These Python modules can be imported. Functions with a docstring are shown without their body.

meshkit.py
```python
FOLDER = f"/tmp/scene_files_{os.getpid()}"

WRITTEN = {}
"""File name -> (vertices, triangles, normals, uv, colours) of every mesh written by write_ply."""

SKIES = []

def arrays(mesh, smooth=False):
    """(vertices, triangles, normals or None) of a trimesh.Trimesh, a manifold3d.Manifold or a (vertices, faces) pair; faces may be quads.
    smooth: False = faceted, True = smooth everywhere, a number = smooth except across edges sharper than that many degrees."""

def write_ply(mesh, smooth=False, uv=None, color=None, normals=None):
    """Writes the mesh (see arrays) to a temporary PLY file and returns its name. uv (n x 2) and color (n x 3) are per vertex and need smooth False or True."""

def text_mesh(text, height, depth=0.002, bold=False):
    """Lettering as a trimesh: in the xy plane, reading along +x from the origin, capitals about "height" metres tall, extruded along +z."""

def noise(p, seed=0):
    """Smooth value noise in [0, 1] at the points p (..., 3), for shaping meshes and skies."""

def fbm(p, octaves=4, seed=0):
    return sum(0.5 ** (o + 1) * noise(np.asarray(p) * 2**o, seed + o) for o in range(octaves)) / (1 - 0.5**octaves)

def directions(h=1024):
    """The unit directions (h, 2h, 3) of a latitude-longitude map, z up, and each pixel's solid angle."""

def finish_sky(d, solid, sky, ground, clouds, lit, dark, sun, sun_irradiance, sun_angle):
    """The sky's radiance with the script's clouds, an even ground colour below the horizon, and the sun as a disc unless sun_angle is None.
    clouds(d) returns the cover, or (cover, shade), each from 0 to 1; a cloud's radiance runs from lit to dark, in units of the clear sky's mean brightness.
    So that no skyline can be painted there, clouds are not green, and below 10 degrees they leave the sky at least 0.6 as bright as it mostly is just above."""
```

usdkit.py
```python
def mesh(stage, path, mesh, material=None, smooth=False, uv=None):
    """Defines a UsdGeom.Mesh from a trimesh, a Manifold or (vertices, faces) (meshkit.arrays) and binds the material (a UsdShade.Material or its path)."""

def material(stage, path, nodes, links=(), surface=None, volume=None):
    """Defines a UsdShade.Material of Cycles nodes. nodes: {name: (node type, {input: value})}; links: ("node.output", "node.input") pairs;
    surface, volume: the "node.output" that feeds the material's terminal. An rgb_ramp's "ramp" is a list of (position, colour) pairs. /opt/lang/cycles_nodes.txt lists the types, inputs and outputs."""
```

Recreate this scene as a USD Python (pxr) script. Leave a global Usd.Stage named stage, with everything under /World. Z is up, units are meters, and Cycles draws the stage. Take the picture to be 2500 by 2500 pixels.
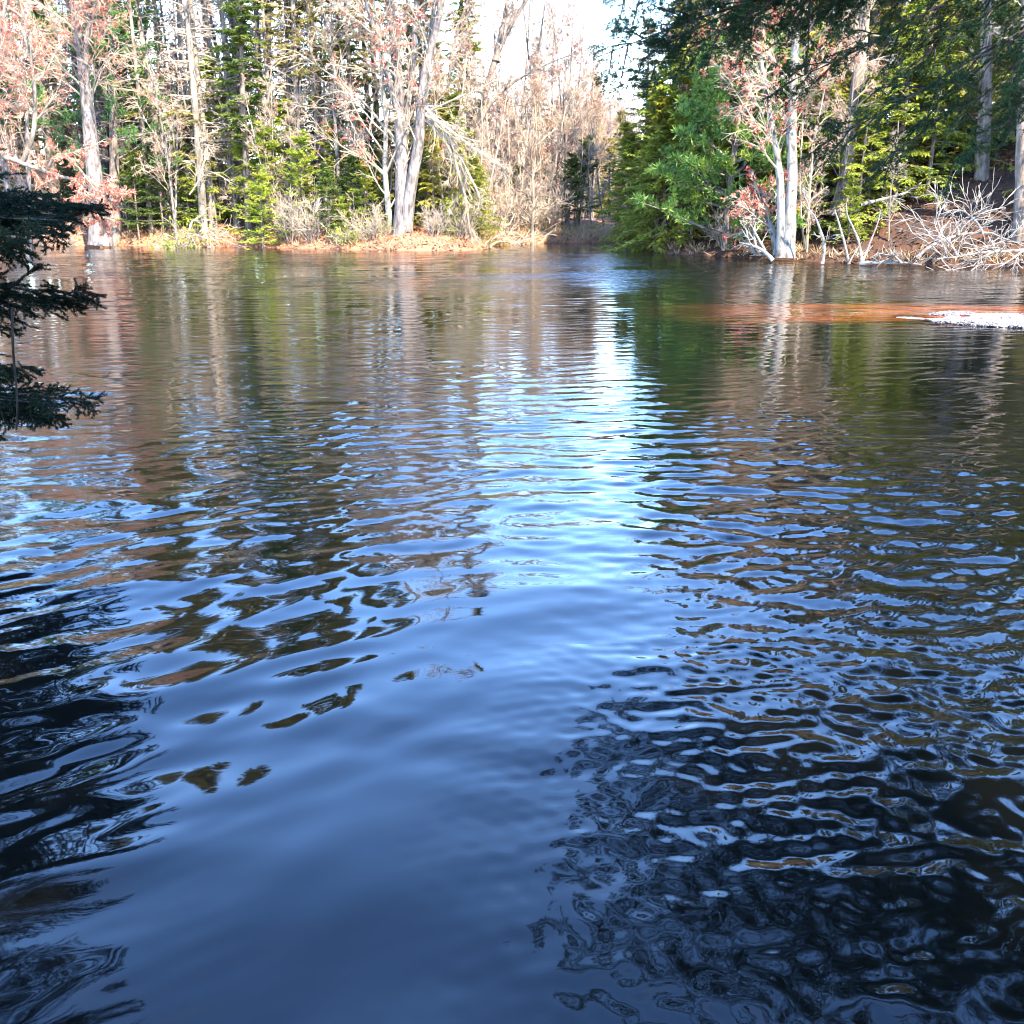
import math
import numpy as np
import shapely
from pxr import Usd, UsdGeom, UsdLux, UsdShade, Gf, Sdf, Vt
import usdkit, meshkit

stage = Usd.Stage.CreateInMemory()
UsdGeom.Xform.Define(stage, '/World')
UsdGeom.SetStageUpAxis(stage, 'Z')

# ------------------------------------------------------------------ camera, sky, sun, exposure
CAM_H, PITCH = 1.8, math.radians(16.96)
CP, SP = math.cos(PITCH), math.sin(PITCH)
cam = UsdGeom.Camera.Define(stage, '/World/camera')
cam.AddTranslateOp().Set(Gf.Vec3d(0, 0, CAM_H))
cam.AddRotateXOp().Set(90 - math.degrees(PITCH))
cam.CreateHorizontalApertureAttr(24.0)
cam.CreateVerticalApertureAttr(24.0)
cam.CreateFocalLengthAttr(24.0)
cam.CreateClippingRangeAttr(Gf.Vec2f(0.05, 20000))
cam.CreateExposureAttr(3.9)

SUN_EL = math.radians(44)
SUN_DIR = np.array([0.50, -0.86, 0.0])
SUN_DIR = SUN_DIR / np.linalg.norm(SUN_DIR) * math.cos(SUN_EL)
SUN_DIR[2] = math.sin(SUN_EL)
SUN_ROT = math.atan2(SUN_DIR[0], SUN_DIR[1])
sun = UsdLux.DistantLight.Define(stage, '/World/sun')
sun.CreateIntensityAttr(0.75)
sun.CreateNormalizeAttr(True)
sun.CreateAngleAttr(0.5)
sun.CreateColorAttr(Gf.Vec3f(1.0, 0.90, 0.74))
zax = Gf.Vec3d(*map(float, SUN_DIR))
sun.AddTransformOp().Set(Gf.Matrix4d(Gf.Rotation(Gf.Vec3d(0, 0, 1), zax), Gf.Vec3d(0, 0, 60)))

dome = UsdLux.DomeLight.Define(stage, '/World/sky')
sky_mat = usdkit.material(stage, '/World/Looks/sky', {
    'sky': ('sky_texture', {'sky_type': 'single_scattering', 'sun_disc': False, 'sun_elevation': SUN_EL, 'sun_rotation': SUN_ROT, 'air_density': 1.0, 'aerosol_density': 0.15, 'ozone_density': 1.5}),
    'tc': ('texture_coordinate', {}),
    'map': ('mapping', {'scale': (1.0, 1.0, 2.6)}),
    'n': ('noise_texture', {'scale': 2.1, 'detail': 3.5, 'roughness': 0.5, 'distortion': 0.4}),
    'r': ('map_range', {'from_min': 0.58, 'from_max': 0.85, 'to_min': 0.0, 'to_max': 0.02, 'clamp': True}),
    'hs': ('hsv', {'saturation': 1.22, 'value': 1.0, 'hue': 0.509}),
    'm': ('mix_color', {'b': (17.0, 19.0, 23.0)}),
    'bg': ('background_shader', {'strength': 0.15}),
}, [('tc.generated', 'map.vector'), ('map.vector', 'n.vector'), ('n.fac', 'r.value'), ('r.result', 'm.fac'), ('sky.color', 'hs.color'), ('hs.color', 'm.a'), ('m.result', 'bg.color')], surface='bg.background')
UsdShade.MaterialBindingAPI.Apply(dome.GetPrim()).Bind(sky_mat)
dome.GetPrim().SetCustomDataByKey('kind', 'structure')
dome.GetPrim().SetCustomDataByKey('label', 'pale blue spring sky with thin white cloud above the trees')

# ------------------------------------------------------------------ small tools
NAMES = {}


def numbered(name, parent='/World'):
    k = NAMES.get((parent, name), -1) + 1
    NAMES[(parent, name)] = k
    return name if k == 0 else f'{name}_{k:03d}'


def tag(prim, label=None, cat=None, group=None, kind=None):
    for k, v in (('label', label), ('category', cat), ('group', group), ('kind', kind)):
        if v:
            prim.SetCustomDataByKey(k, v)
    return prim


def norm(a):
    return a / np.maximum(np.linalg.norm(a, axis=-1, keepdims=True), 1e-9)


STUFF_PARTS = {'twigs', 'branches', 'crown', 'buds', 'needles', 'leaves', 'stems', 'wood'}


class MB:
    """Collects triangles for one mesh."""

    def __init__(self):
        self.v, self.f, self.n = [], [], 0

    def add(self, vf):
        v, f = vf
        if len(v):
            self.v.append(np.asarray(v, float)); self.f.append(np.asarray(f, int) + self.n); self.n += len(v)
        return self

    def arrays(self):
        return np.vstack(self.v), np.vstack(self.f)

    def build(self, name, material, parent='/World', smooth=False, label=None, kind=None):
        if name in STUFF_PARTS:
            kind = 'stuff'
        parent = str(parent)
        path = f'{parent}/{numbered(name, parent)}'
        m = usdkit.mesh(stage, path, self.arrays(), material, smooth=smooth)
        m.CreateDoubleSidedAttr(True)
        tag(m.GetPrim(), label=label, kind=kind)
        return m.GetPrim()


def tubes(P, R, s=5, cap=False):
    """Many polylines P (N,k,3) with radii R (N,k) as open tubes of s sides."""
    P, R = np.asarray(P, float), np.asarray(R, float)
    if P.ndim == 2:
        P, R = P[None], np.broadcast_to(R, P.shape[:1])[None]
    N, k, _ = P.shape
    T = norm(np.gradient(P, axis=1))
    ref = np.where(np.abs(norm(T.mean(1)))[:, 2:3] > 0.7, [[1.0, 0.15, 0]], [[0.1, 0, 1.0]])[:, None, :]
    a = norm(np.cross(T, ref)); b = np.cross(T, a)
    ph = np.arange(s) / s * 2 * np.pi
    V = P[:, :, None] + R[:, :, None, None] * (np.cos(ph)[None, None, :, None] * a[:, :, None] + np.sin(ph)[None, None, :, None] * b[:, :, None])
    idx = np.arange(N * k * s).reshape(N, k, s)
    i0, i1, i2, i3 = idx[:, :-1], np.roll(idx, -1, 2)[:, :-1], np.roll(idx, -1, 2)[:, 1:], idx[:, 1:]
    F = np.concatenate([np.stack([i0, i1, i2], -1).reshape(-1, 3), np.stack([i0, i2, i3], -1).reshape(-1, 3)])
    return V.reshape(-1, 3), F


def kites(p, d, L, W, up, fold=0.0):
    """N leaf shaped quads from p along d, length L, width W, lying square to up."""
    N = len(p)
    d = norm(d); s = norm(np.cross(d, up)); n = np.cross(s, d)
    L = np.broadcast_to(L, N)[:, None]; W = np.broadcast_to(W, N)[:, None]
    m = p + d * L * 0.45 + n * fold * W
    V = np.stack([p, m + s * W / 2, p + d * L, m - s * W / 2], 1).reshape(-1, 3)
    b = np.arange(N)[:, None] * 4
    return V, np.concatenate([b + [0, 1, 2], b + [0, 2, 3]])


def slivers(p, d, L, W, up):
    """N thin triangles (needles)."""
    N = len(p)
    d = norm(d); s = norm(np.cross(d, up))
    L = np.broadcast_to(L, N)[:, None]; W = np.broadcast_to(W, N)[:, None]
    V = np.stack([p - s * W / 2, p + s * W / 2, p + d * L], 1).reshape(-1, 3)
    return V, np.arange(N * 3).reshape(-1, 3)


def grow(rng, S, D, L, k, wob, bend=(0, 0, 0)):
    N = len(S)
    P = np.empty((N, k, 3)); P[:, 0] = S
    d = norm(np.array(D, float)); step = (np.broadcast_to(L, N) / (k - 1))[:, None]
    for i in range(1, k):
        d = norm(d + wob * rng.normal(size=(N, 3)) + np.asarray(bend, float))
        P[:, i] = P[:, i - 1] + d * step
    return P


def lerp_on(P, t):
    N, k, _ = P.shape
    f = np.clip(t, 0, 0.9999) * (k - 1); i = f.astype(int); w = (f - i)[:, None]
    j = np.arange(N)
    return P[j, i] * (1 - w) + P[j, i + 1] * w, norm(P[j, i + 1] - P[j, i])


def spawn(rng, P, n, t0, t1, a0, a1, flat=None, even=False):
    N = len(P)
    idx = np.repeat(np.arange(N), n)
    t = rng.uniform(t0, t1, len(idx))
    if even:
        t = np.tile(np.linspace(t0, t1, n), N) + rng.normal(0, 0.3 / n, len(idx))
    pos, tan = lerp_on(P[idx], t)
    if flat is None:
        perp = norm(np.cross(tan, rng.normal(size=tan.shape)))
    else:
        side = np.where(np.arange(len(idx)) % 2, 1.0, -1.0)[:, None]
        perp = norm(np.cross(tan, [0, 0, 1.0]) * side + flat * rng.normal(size=tan.shape))
    a = rng.uniform(a0, a1, len(idx))[:, None]
    return idx, t, pos, norm(tan * np.cos(a) + perp * np.sin(a))


def taper(r0, r1, k):
    return np.asarray(r0)[..., None] * np.linspace(1, 0, k) + np.asarray(r1)[..., None] * np.linspace(0, 1, k)


# ------------------------------------------------------------------ materials
def leaf_mat(name, col, var, scale=1.4, trans=0.42, rough=0.5, spec=0.2):
    col, var = np.array(col), np.array(var)
    return usdkit.material(stage, f'/World/Looks/{name}', {
        'tc': ('geometry', {}),
        'n': ('noise_texture', {'scale': scale, 'detail': 3.0, 'roughness': 0.6}),
        'r': ('rgb_ramp', {'ramp': [(0.32, tuple(col * 0.75)), (0.5, tuple(col)), (0.66, tuple(var))]}),
        'oi': ('object_info', {}),
        'mr': ('map_range', {'to_min': 0.72, 'to_max': 1.25}),
        'gi': ('map_range', {'to_min': 0.75, 'to_max': 1.25}),
        'mm': ('math', {'math_type': 'multiply'}),
        'h': ('hsv', {'saturation': 1.0, 'hue': 0.5}),
        'd': ('principled_bsdf', {'roughness': rough, 'specular_ior_level': spec}),
        't': ('translucent_bsdf', {}),
        'mix': ('mix_closure', {'fac': trans}),
    }, [('tc.position', 'n.vector'), ('n.fac', 'r.fac'), ('oi.random', 'mr.value'), ('tc.random_per_island', 'gi.value'), ('mr.result', 'mm.value1'), ('gi.result', 'mm.value2'), ('mm.value', 'h.value'), ('r.color', 'h.color'),
        ('h.color', 'd.base_color'), ('h.color', 't.color'), ('d.BSDF', 'mix.closure1'), ('t.BSDF', 'mix.closure2')], surface='mix.closure')


def bark_mat(name, dark, light, scale=6.0, stretch=0.25, lo=0.4, hi=0.62, bump=0.4, rough=0.85):
    return usdkit.material(stage, f'/World/Looks/{name}', {
        'tc': ('texture_coordinate', {}),
        'map': ('mapping', {'scale': (1, 1, stretch)}),
        'n': ('noise_texture', {'scale': scale, 'detail': 6.0, 'roughness': 0.65}),
        'r': ('rgb_ramp', {'ramp': [(lo, dark), (hi, light)]}),
        'b': ('bump', {'strength': bump, 'distance': 0.03}),
        'p': ('principled_bsdf', {'roughness': rough, 'specular_ior_level': 0.2}),
    }, [('tc.object', 'map.vector'), ('map.vector', 'n.vector'), ('n.fac', 'r.fac'), ('n.fac', 'b.height'), ('r.color', 'p.base_color'), ('b.normal', 'p.normal')], surface='p.BSDF')


MAT = {
    'fir': leaf_mat('fir_needles', (0.075, 0.115, 0.02), (0.17, 0.20, 0.03)),
    'fir_bright': leaf_mat('bright_fir_needles', (0.19, 0.23, 0.025), (0.33, 0.33, 0.035)),
    'fir_dark': leaf_mat('dark_fir_needles', (0.03, 0.07, 0.025), (0.07, 0.12, 0.03)),
    'pine': leaf_mat('pine_needles', (0.07, 0.15, 0.045), (0.19, 0.27, 0.06)),
    'pine_bright': leaf_mat('bright_pine_needles', (0.12, 0.21, 0.042), (0.29, 0.35, 0.045), scale=0.9),
    'hemlock': leaf_mat('hemlock_needles', (0.16, 0.155, 0.018), (0.34, 0.30, 0.028)),
    'olive': leaf_mat('olive_needles', (0.16, 0.14, 0.035), (0.29, 0.23, 0.05)),
    'rusty': leaf_mat('rusty_needles', (0.19, 0.12, 0.04), (0.27, 0.17, 0.06)),
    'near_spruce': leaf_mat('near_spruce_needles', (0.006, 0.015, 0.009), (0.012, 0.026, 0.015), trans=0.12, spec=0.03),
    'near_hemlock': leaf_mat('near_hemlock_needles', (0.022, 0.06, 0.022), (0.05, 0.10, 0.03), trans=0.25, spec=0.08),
    'bud': leaf_mat('red_buds', (0.36, 0.075, 0.05), (0.50, 0.17, 0.10), trans=0.3),
    'bud_pink': leaf_mat('pink_buds', (0.33, 0.15, 0.11), (0.38, 0.24, 0.17), trans=0.3),
    'leaf_dry': leaf_mat('dry_leaves', (0.24, 0.085, 0.042), (0.36, 0.17, 0.09), scale=3, trans=0.2),
    'leaf_shaded': leaf_mat('shaded_leaves', (0.055, 0.03, 0.018), (0.13, 0.072, 0.04), scale=3, trans=0.15),  # dry leaves again, with the shade of the right bank put into the colour
    'grass_dry': leaf_mat('dry_grass', (0.45, 0.30, 0.16), (0.58, 0.42, 0.26), scale=3, trans=0.3),
    'maple': bark_mat('maple_bark', (0.045, 0.037, 0.034), (0.15, 0.125, 0.11), scale=7, stretch=0.35),
    'twig': bark_mat('pale_twig', (0.15, 0.115, 0.08), (0.27, 0.215, 0.155), scale=3, stretch=1, bump=0),
    'twig_brown': bark_mat('brown_twig', (0.14, 0.105, 0.078), (0.25, 0.195, 0.15), scale=3, stretch=1, bump=0),
    'conifer': bark_mat('conifer_bark', (0.05, 0.038, 0.03), (0.15, 0.115, 0.09), scale=7, stretch=0.3),
    'pole': bark_mat('pole_bark', (0.06, 0.047, 0.036), (0.17, 0.135, 0.105), scale=4, stretch=0.3),
    'birch': bark_mat('white_bark', (0.035, 0.031, 0.027), (0.14, 0.127, 0.108), scale=5.0, stretch=0.55, lo=0.38, hi=0.52),
    'drift': bark_mat('driftwood', (0.07, 0.061, 0.053), (0.19, 0.168, 0.146), scale=5, stretch=1),
    'dead_twig': bark_mat('dead_twig_bark', (0.008, 0.006, 0.005), (0.022, 0.018, 0.015), scale=18),
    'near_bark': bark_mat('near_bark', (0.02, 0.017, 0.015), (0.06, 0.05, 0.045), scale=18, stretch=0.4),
}


def ground_mat():
    return usdkit.material(stage, '/World/Looks/forest_floor', {
        'g': ('geometry', {}),
        'n': ('noise_texture', {'scale': 1.1, 'detail': 8.0, 'roughness': 0.7}),
        'n2': ('noise_texture', {'scale': 14.0, 'detail': 5.0, 'roughness': 0.7}),
        'r': ('rgb_ramp', {'ramp': [(0.3, (0.05, 0.03, 0.02)), (0.47, (0.17, 0.085, 0.05)), (0.6, (0.22, 0.09, 0.045)), (0.75, (0.29, 0.155, 0.08))]}),
        'r2': ('rgb_ramp', {'ramp': [(0.3, (0.5, 0.5, 0.5)), (0.7, (1.3, 1.25, 1.2))]}),
        'm': ('mix_color', {'blend_type': 'multiply', 'fac': 1.0}),
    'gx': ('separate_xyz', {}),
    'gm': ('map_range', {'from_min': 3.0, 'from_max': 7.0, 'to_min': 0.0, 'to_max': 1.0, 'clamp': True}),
    'bank_shade': ('mix_color', {'blend_type': 'multiply', 'b': (0.24, 0.25, 0.25)}),  # shade painted into the floor colour towards the right bank
    'b': ('bump', {'strength': 0.8, 'distance': 0.05}),
        'p': ('principled_bsdf', {'roughness': 0.9, 'specular_ior_level': 0.2}),
    }, [('g.position', 'n.vector'), ('g.position', 'n2.vector'), ('n.fac', 'r.fac'), ('n2.fac', 'r2.fac'), ('r.color', 'm.a'), ('r2.color', 'm.b'), ('g.position', 'gx.vector'), ('gx.x', 'gm.value'), ('gm.result', 'bank_shade.fac'), ('m.result', 'bank_shade.a'), ('bank_shade.result', 'p.base_color'), ('n2.fac', 'b.height'), ('b.normal', 'p.normal')], surface='p.BSDF')


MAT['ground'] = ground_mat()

# ------------------------------------------------------------------ the river's plan and the ground


def ray(fx, fy):
    u, v = fx - 0.5, 0.5 - fy
    return np.array([u, CP + v * SP, -SP + v * CP])


def on_water(fx, fy):
    r = ray(fx, fy)
    t = -CAM_H / r[2]
    return r[0] * t, r[1] * t


def at(fx, fy, Y):
    """The point seen at (fx, fy) of the frame at distance Y along the view's ground direction."""
    r = ray(fx, fy)
    return np.array([r[0] * Y / r[1], Y, CAM_H + r[2] * Y / r[1]])


FAR = [(-90, 30), (-45, 40)] + [on_water(*p) for p in [
    (-0.05, .2405), (0.05, .2398), (0.1, .2395), (0.16, .2402), (0.22, .2412), (0.3, .2428), (0.37, .2442), (0.41, .2446), (0.455, .2448), (0.475, .243), (0.478, .2405), (0.50, .2385), (0.54, .2372), (0.585, .2368),
    (0.615, .2368), (0.628, .2395), (0.632, .2445), (0.66, .2485), (0.70, .2505), (0.74, .2525), (0.79, .2555), (0.85, .258), (0.93, .2605), (1.0, .262), (1.06, .2632)]] + [(28, 24), (50, 20), (90, 14)]
NEAR = [(90, 3), (14, 4.5), (8, 8.2), (5.0, 7.9), (4.5, 5.4), (3.4, 2.4), (1.7, 1.25), (-1.6, 1.25), (-2.6, 2.5), (-3.35, 4.5), (-3.75, 6.6), (-5.2, 8), (-9, 6.5), (-90, 3)]
RIVER = shapely.Polygon(FAR + NEAR)
BOUND = RIVER.boundary
shapely.prepare(RIVER)


def ground_z(x, y):
    x, y = np.asarray(x, float), np.asarray(y, float)
    pts = shapely.points(x, y)
    d = shapely.distance(pts, BOUND)
    inside = shapely.contains(RIVER, pts)
    p = np.stack([x, y, np.zeros_like(x)], -1)
    rough = (meshkit.fbm(p * 0.55, 4, 3) - 0.5) * 0.55 * np.clip(d / 1.5, 0, 1) + (meshkit.fbm(p * 3.1, 3, 9) - 0.5) * 0.16 * np.clip(d / 0.5, 0, 1)
    hill = np.clip((x - 6) / 10, 0, 1) * np.clip((y - 18) / 6, 0, 1)      # the steep bank on the right
    z = 0.42 * (1 - np.exp(-d / 0.6)) + 0.03 * d * np.exp(-d / 60) + hill * (4.8 * (1 - np.exp(-np.maximum(d - 0.6, 0) / 5.5)))
    z = z + np.clip((y - 34) / 4, 0, 1) * np.clip((2 - x) / 3, 0, 1) * 0.55 * np.clip((-1.0 - x) / 4, 0.35, 1) * (1 - np.exp(-d / 2.6))
    far = np.clip((np.hypot(x, y) - 70) / 120, 0, 1)
    z = z + rough + far * 9 * meshkit.noise(p * 0.01, 5)
    return np.where(inside, -0.9 * (1 - np.exp(-d / 1.2)) - 0.02, z)


def axis(lo, hi, step, reach, grow_by):
    a = list(np.arange(lo, hi + step / 2, step))
    s = step
    while a[-1] < reach:
        s *= grow_by; a.append(a[-1] + s)
    s = step
    while a[0] > -reach:
        s *= grow_by; a.insert(0, a[0] - s)
    return np.array(a)


def sheet(xs, ys, zf):
    X, Y = np.meshgrid(xs, ys)
    V = np.stack([X.ravel(), Y.ravel(), zf(X.ravel(), Y.ravel())], 1)
    i = np.arange(X.size).reshape(X.shape)
    q = np.stack([i[:-1, :-1], i[:-1, 1:], i[1:, 1:], i[1:, :-1]], -1).reshape(-1, 4)
    return V, np.vstack([q[:, [0, 1, 2]], q[:, [0, 2, 3]]])


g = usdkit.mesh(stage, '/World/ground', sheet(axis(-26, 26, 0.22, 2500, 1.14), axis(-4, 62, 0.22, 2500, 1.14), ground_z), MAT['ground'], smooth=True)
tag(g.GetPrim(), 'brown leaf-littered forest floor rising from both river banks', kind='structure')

# ------------------------------------------------------------------ the water: real waves on a graded sheet


def smooth01(a, lo, hi):
    t = np.clip((a - lo) / (hi - lo), 0, 1)
    return t * t * (3 - 2 * t)


def wave_field(x, y):
    rng = np.random.default_rng(11)
    p = np.stack([x, y, np.zeros_like(x)], -1)
    # the current bends the crests: warp the plane slowly
    wx = x + 0.9 * (meshkit.fbm(p * 0.16, 2, 21) - 0.5) + 0.22 * (meshkit.fbm(p * 0.6, 2, 22) - 0.5)
    wy = y + 0.9 * (meshkit.fbm(p * 0.16, 2, 23) - 0.5) + 0.22 * (meshkit.fbm(p * 0.6, 2, 24) - 0.5)
    dist = np.hypot(x, y)
    z = np.zeros_like(x)

    def band(n, l0, l1, slope, th, spread, mask):
        nonlocal z
        acc = np.zeros_like(x)
        for _ in range(n):
            lam = np.exp(rng.uniform(np.log(l0), np.log(l1)))
            a = th + rng.normal(0, spread)
            k = 2 * np.pi / lam
            acc += np.sin(k * (wx * np.cos(a) + wy * np.sin(a)) + rng.uniform(0, 6.28)) / k
        z += acc * slope * math.sqrt(2.0 / n) * mask

    patch = meshkit.fbm(p * np.array([0.35, 0.22, 1]), 3, 31)
    patch2 = meshkit.fbm(p * np.array([0.8, 0.5, 1]), 3, 41)
    near = 1 - smooth01(dist, 4.0, 9.0)
    mid = smooth01(dist, 3.0, 7.0) * (1 - smooth01(dist, 22, 34))
    farm = smooth01(dist, 11, 24)
    left = 1 - smooth01(x + 0.18 * (y - 3), -1.6, 0.6)
    right = smooth01(x - 0.12 * y, -0.75, 0.45)
    p1 = smooth01(patch, 0.34, 0.60); p2 = smooth01(patch2, 0.34, 0.62)
    # slow swell through the dark calm pool in front, crests running towards the upper right on the left side
    band(16, 0.5, 1.3, 0.034, math.radians(112), 0.35, near * (0.6 + 0.6 * left))
    band(24, 0.2, 0.45, 0.020, math.radians(104), 0.4, near * (0.3 + p1))
    lm = (1 - smooth01(dist, 5.0, 9.0)) * left * smooth01(dist, 2.2, 3.6)
    band(26, 0.16, 0.38, 0.050, math.radians(120), 0.22, lm * (0.4 + 0.9 * p1))
    band(26, 0.09, 0.20, 0.026, math.radians(112), 0.5, lm * (0.25 + p2))
    band(24, 0.07, 0.13, 0.010, math.radians(105), 0.5, near * p2)
    # short cells over the right foreground
    rm = near * right
    band(30, 0.22, 0.5, 0.022, math.radians(95), 0.7, rm)
    band(34, 0.11, 0.24, 0.060, math.radians(93), 0.5, rm * (0.5 + 0.8 * p2))
    band(44, 0.062, 0.12, 0.060, math.radians(93), 0.7, rm * (0.4 + p1))
    midr = right * smooth01(dist, 3.5, 5.0) * (1 - smooth01(dist, 8.0, 12.0))
    band(34, 0.12, 0.28, 0.050, math.radians(95), 0.6, midr * (0.3 + p2))
    # ripples across the middle, crests square to the view
    band(26, 0.40, 0.90, 0.014, math.radians(92), 0.30, mid * (0.5 + p1))
    band(40, 0.18, 0.40, 0.042, math.radians(92), 0.28, mid * (0.35 + 0.8 * p1))
    band(44, 0.105, 0.22, 0.050, math.radians(91), 0.45, mid * (1 - smooth01(dist, 10, 14)) * (0.35 + 0.8 * p2))
    # the running water beyond
    band(26, 0.4, 1.3, 0.020, math.radians(90), 0.35, farm * (0.4 + patch))
    band(40, 0.27, 0.46, 0.048, math.radians(90), 0.40, farm * (0.2 + patch2))
    # rings round little upwellings in the stream
    for cx, cy, lam, s, w in RINGS:
        r = np.hypot(x - cx, (y - cy) * 1.0)
        k = 2 * np.pi / lam
        z += s / k * np.sin(k * r) * np.exp(-(r / w) ** 2)
    # the stream humps up over the sunken ledge on the right
    z += SHOAL_H * np.exp(-((x - SX - 2.3) / 3.4) ** 2 - ((y - SY - 0.35) / 0.55) ** 2)
    # one standing dark ripple on the left
    z += 0.020 * np.exp(-((x - LX) / 0.34) ** 2) * np.sin((y - LY) / 0.16) * np.exp(-((y - LY) / 0.28) ** 2)
    return z


SX, SY = on_water(0.875, 0.3125)
LX, LY = on_water(0.105, 0.497)
SHOAL_H = 0.06
RINGS = [(*on_water(0.752, 0.568), 0.15, 0.07, 0.30), (*on_water(0.70, 0.52), 0.30, 0.03, 0.8), (*on_water(0.42, 0.66), 0.16, 0.012, 0.5), (*on_water(0.655, 0.60), 0.22, 0.02, 0.5), (*on_water(0.24, 0.45), 0.35, 0.05, 1.2)]


def graded(a, b, s0, rate):
    out = [a]
    while out[-1] < b:
        out.append(out[-1] + max(s0, rate * abs(out[-1])))
    return np.array(out)


ys = graded(1.1, 52, 0.016, 0.0058)
parts_v, parts_f, n0 = [], [], 0
bands = [(1.1, 4.0, 0.015, 3.3), (4.0, 9.0, 0.026, 6.4), (9.0, 20.0, 0.055, 12.5), (20.0, 52.0, 0.13, 32)]
wm = MB()
for k, (a, b, s, half) in enumerate(bands):
    yy = np.linspace(a, b, int((b - a) / s) + 1)
    xs = np.linspace(-half, half, int(2 * half / s) + 1)
    wm.add(sheet(xs, yy, wave_field))
# plain outer water
ww = MB()
vw, fw = wm.arrays()
# skirts at the sides of the inner bands, and the river beyond the frame
for k, (a, b, s, half) in enumerate(bands):
    for sg in (-1, 1):
        xs = sg * np.concatenate([np.linspace(half, 34, 40), np.linspace(36, 95, 20)]) if half < 32 else sg * np.linspace(half, 95, 24)
        xs = np.sort(xs)
        wm.add(sheet(xs, np.linspace(a, b, max(8, int((b - a) / 0.4))), lambda x, y: wave_field(x, y) * 0.3))

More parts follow.
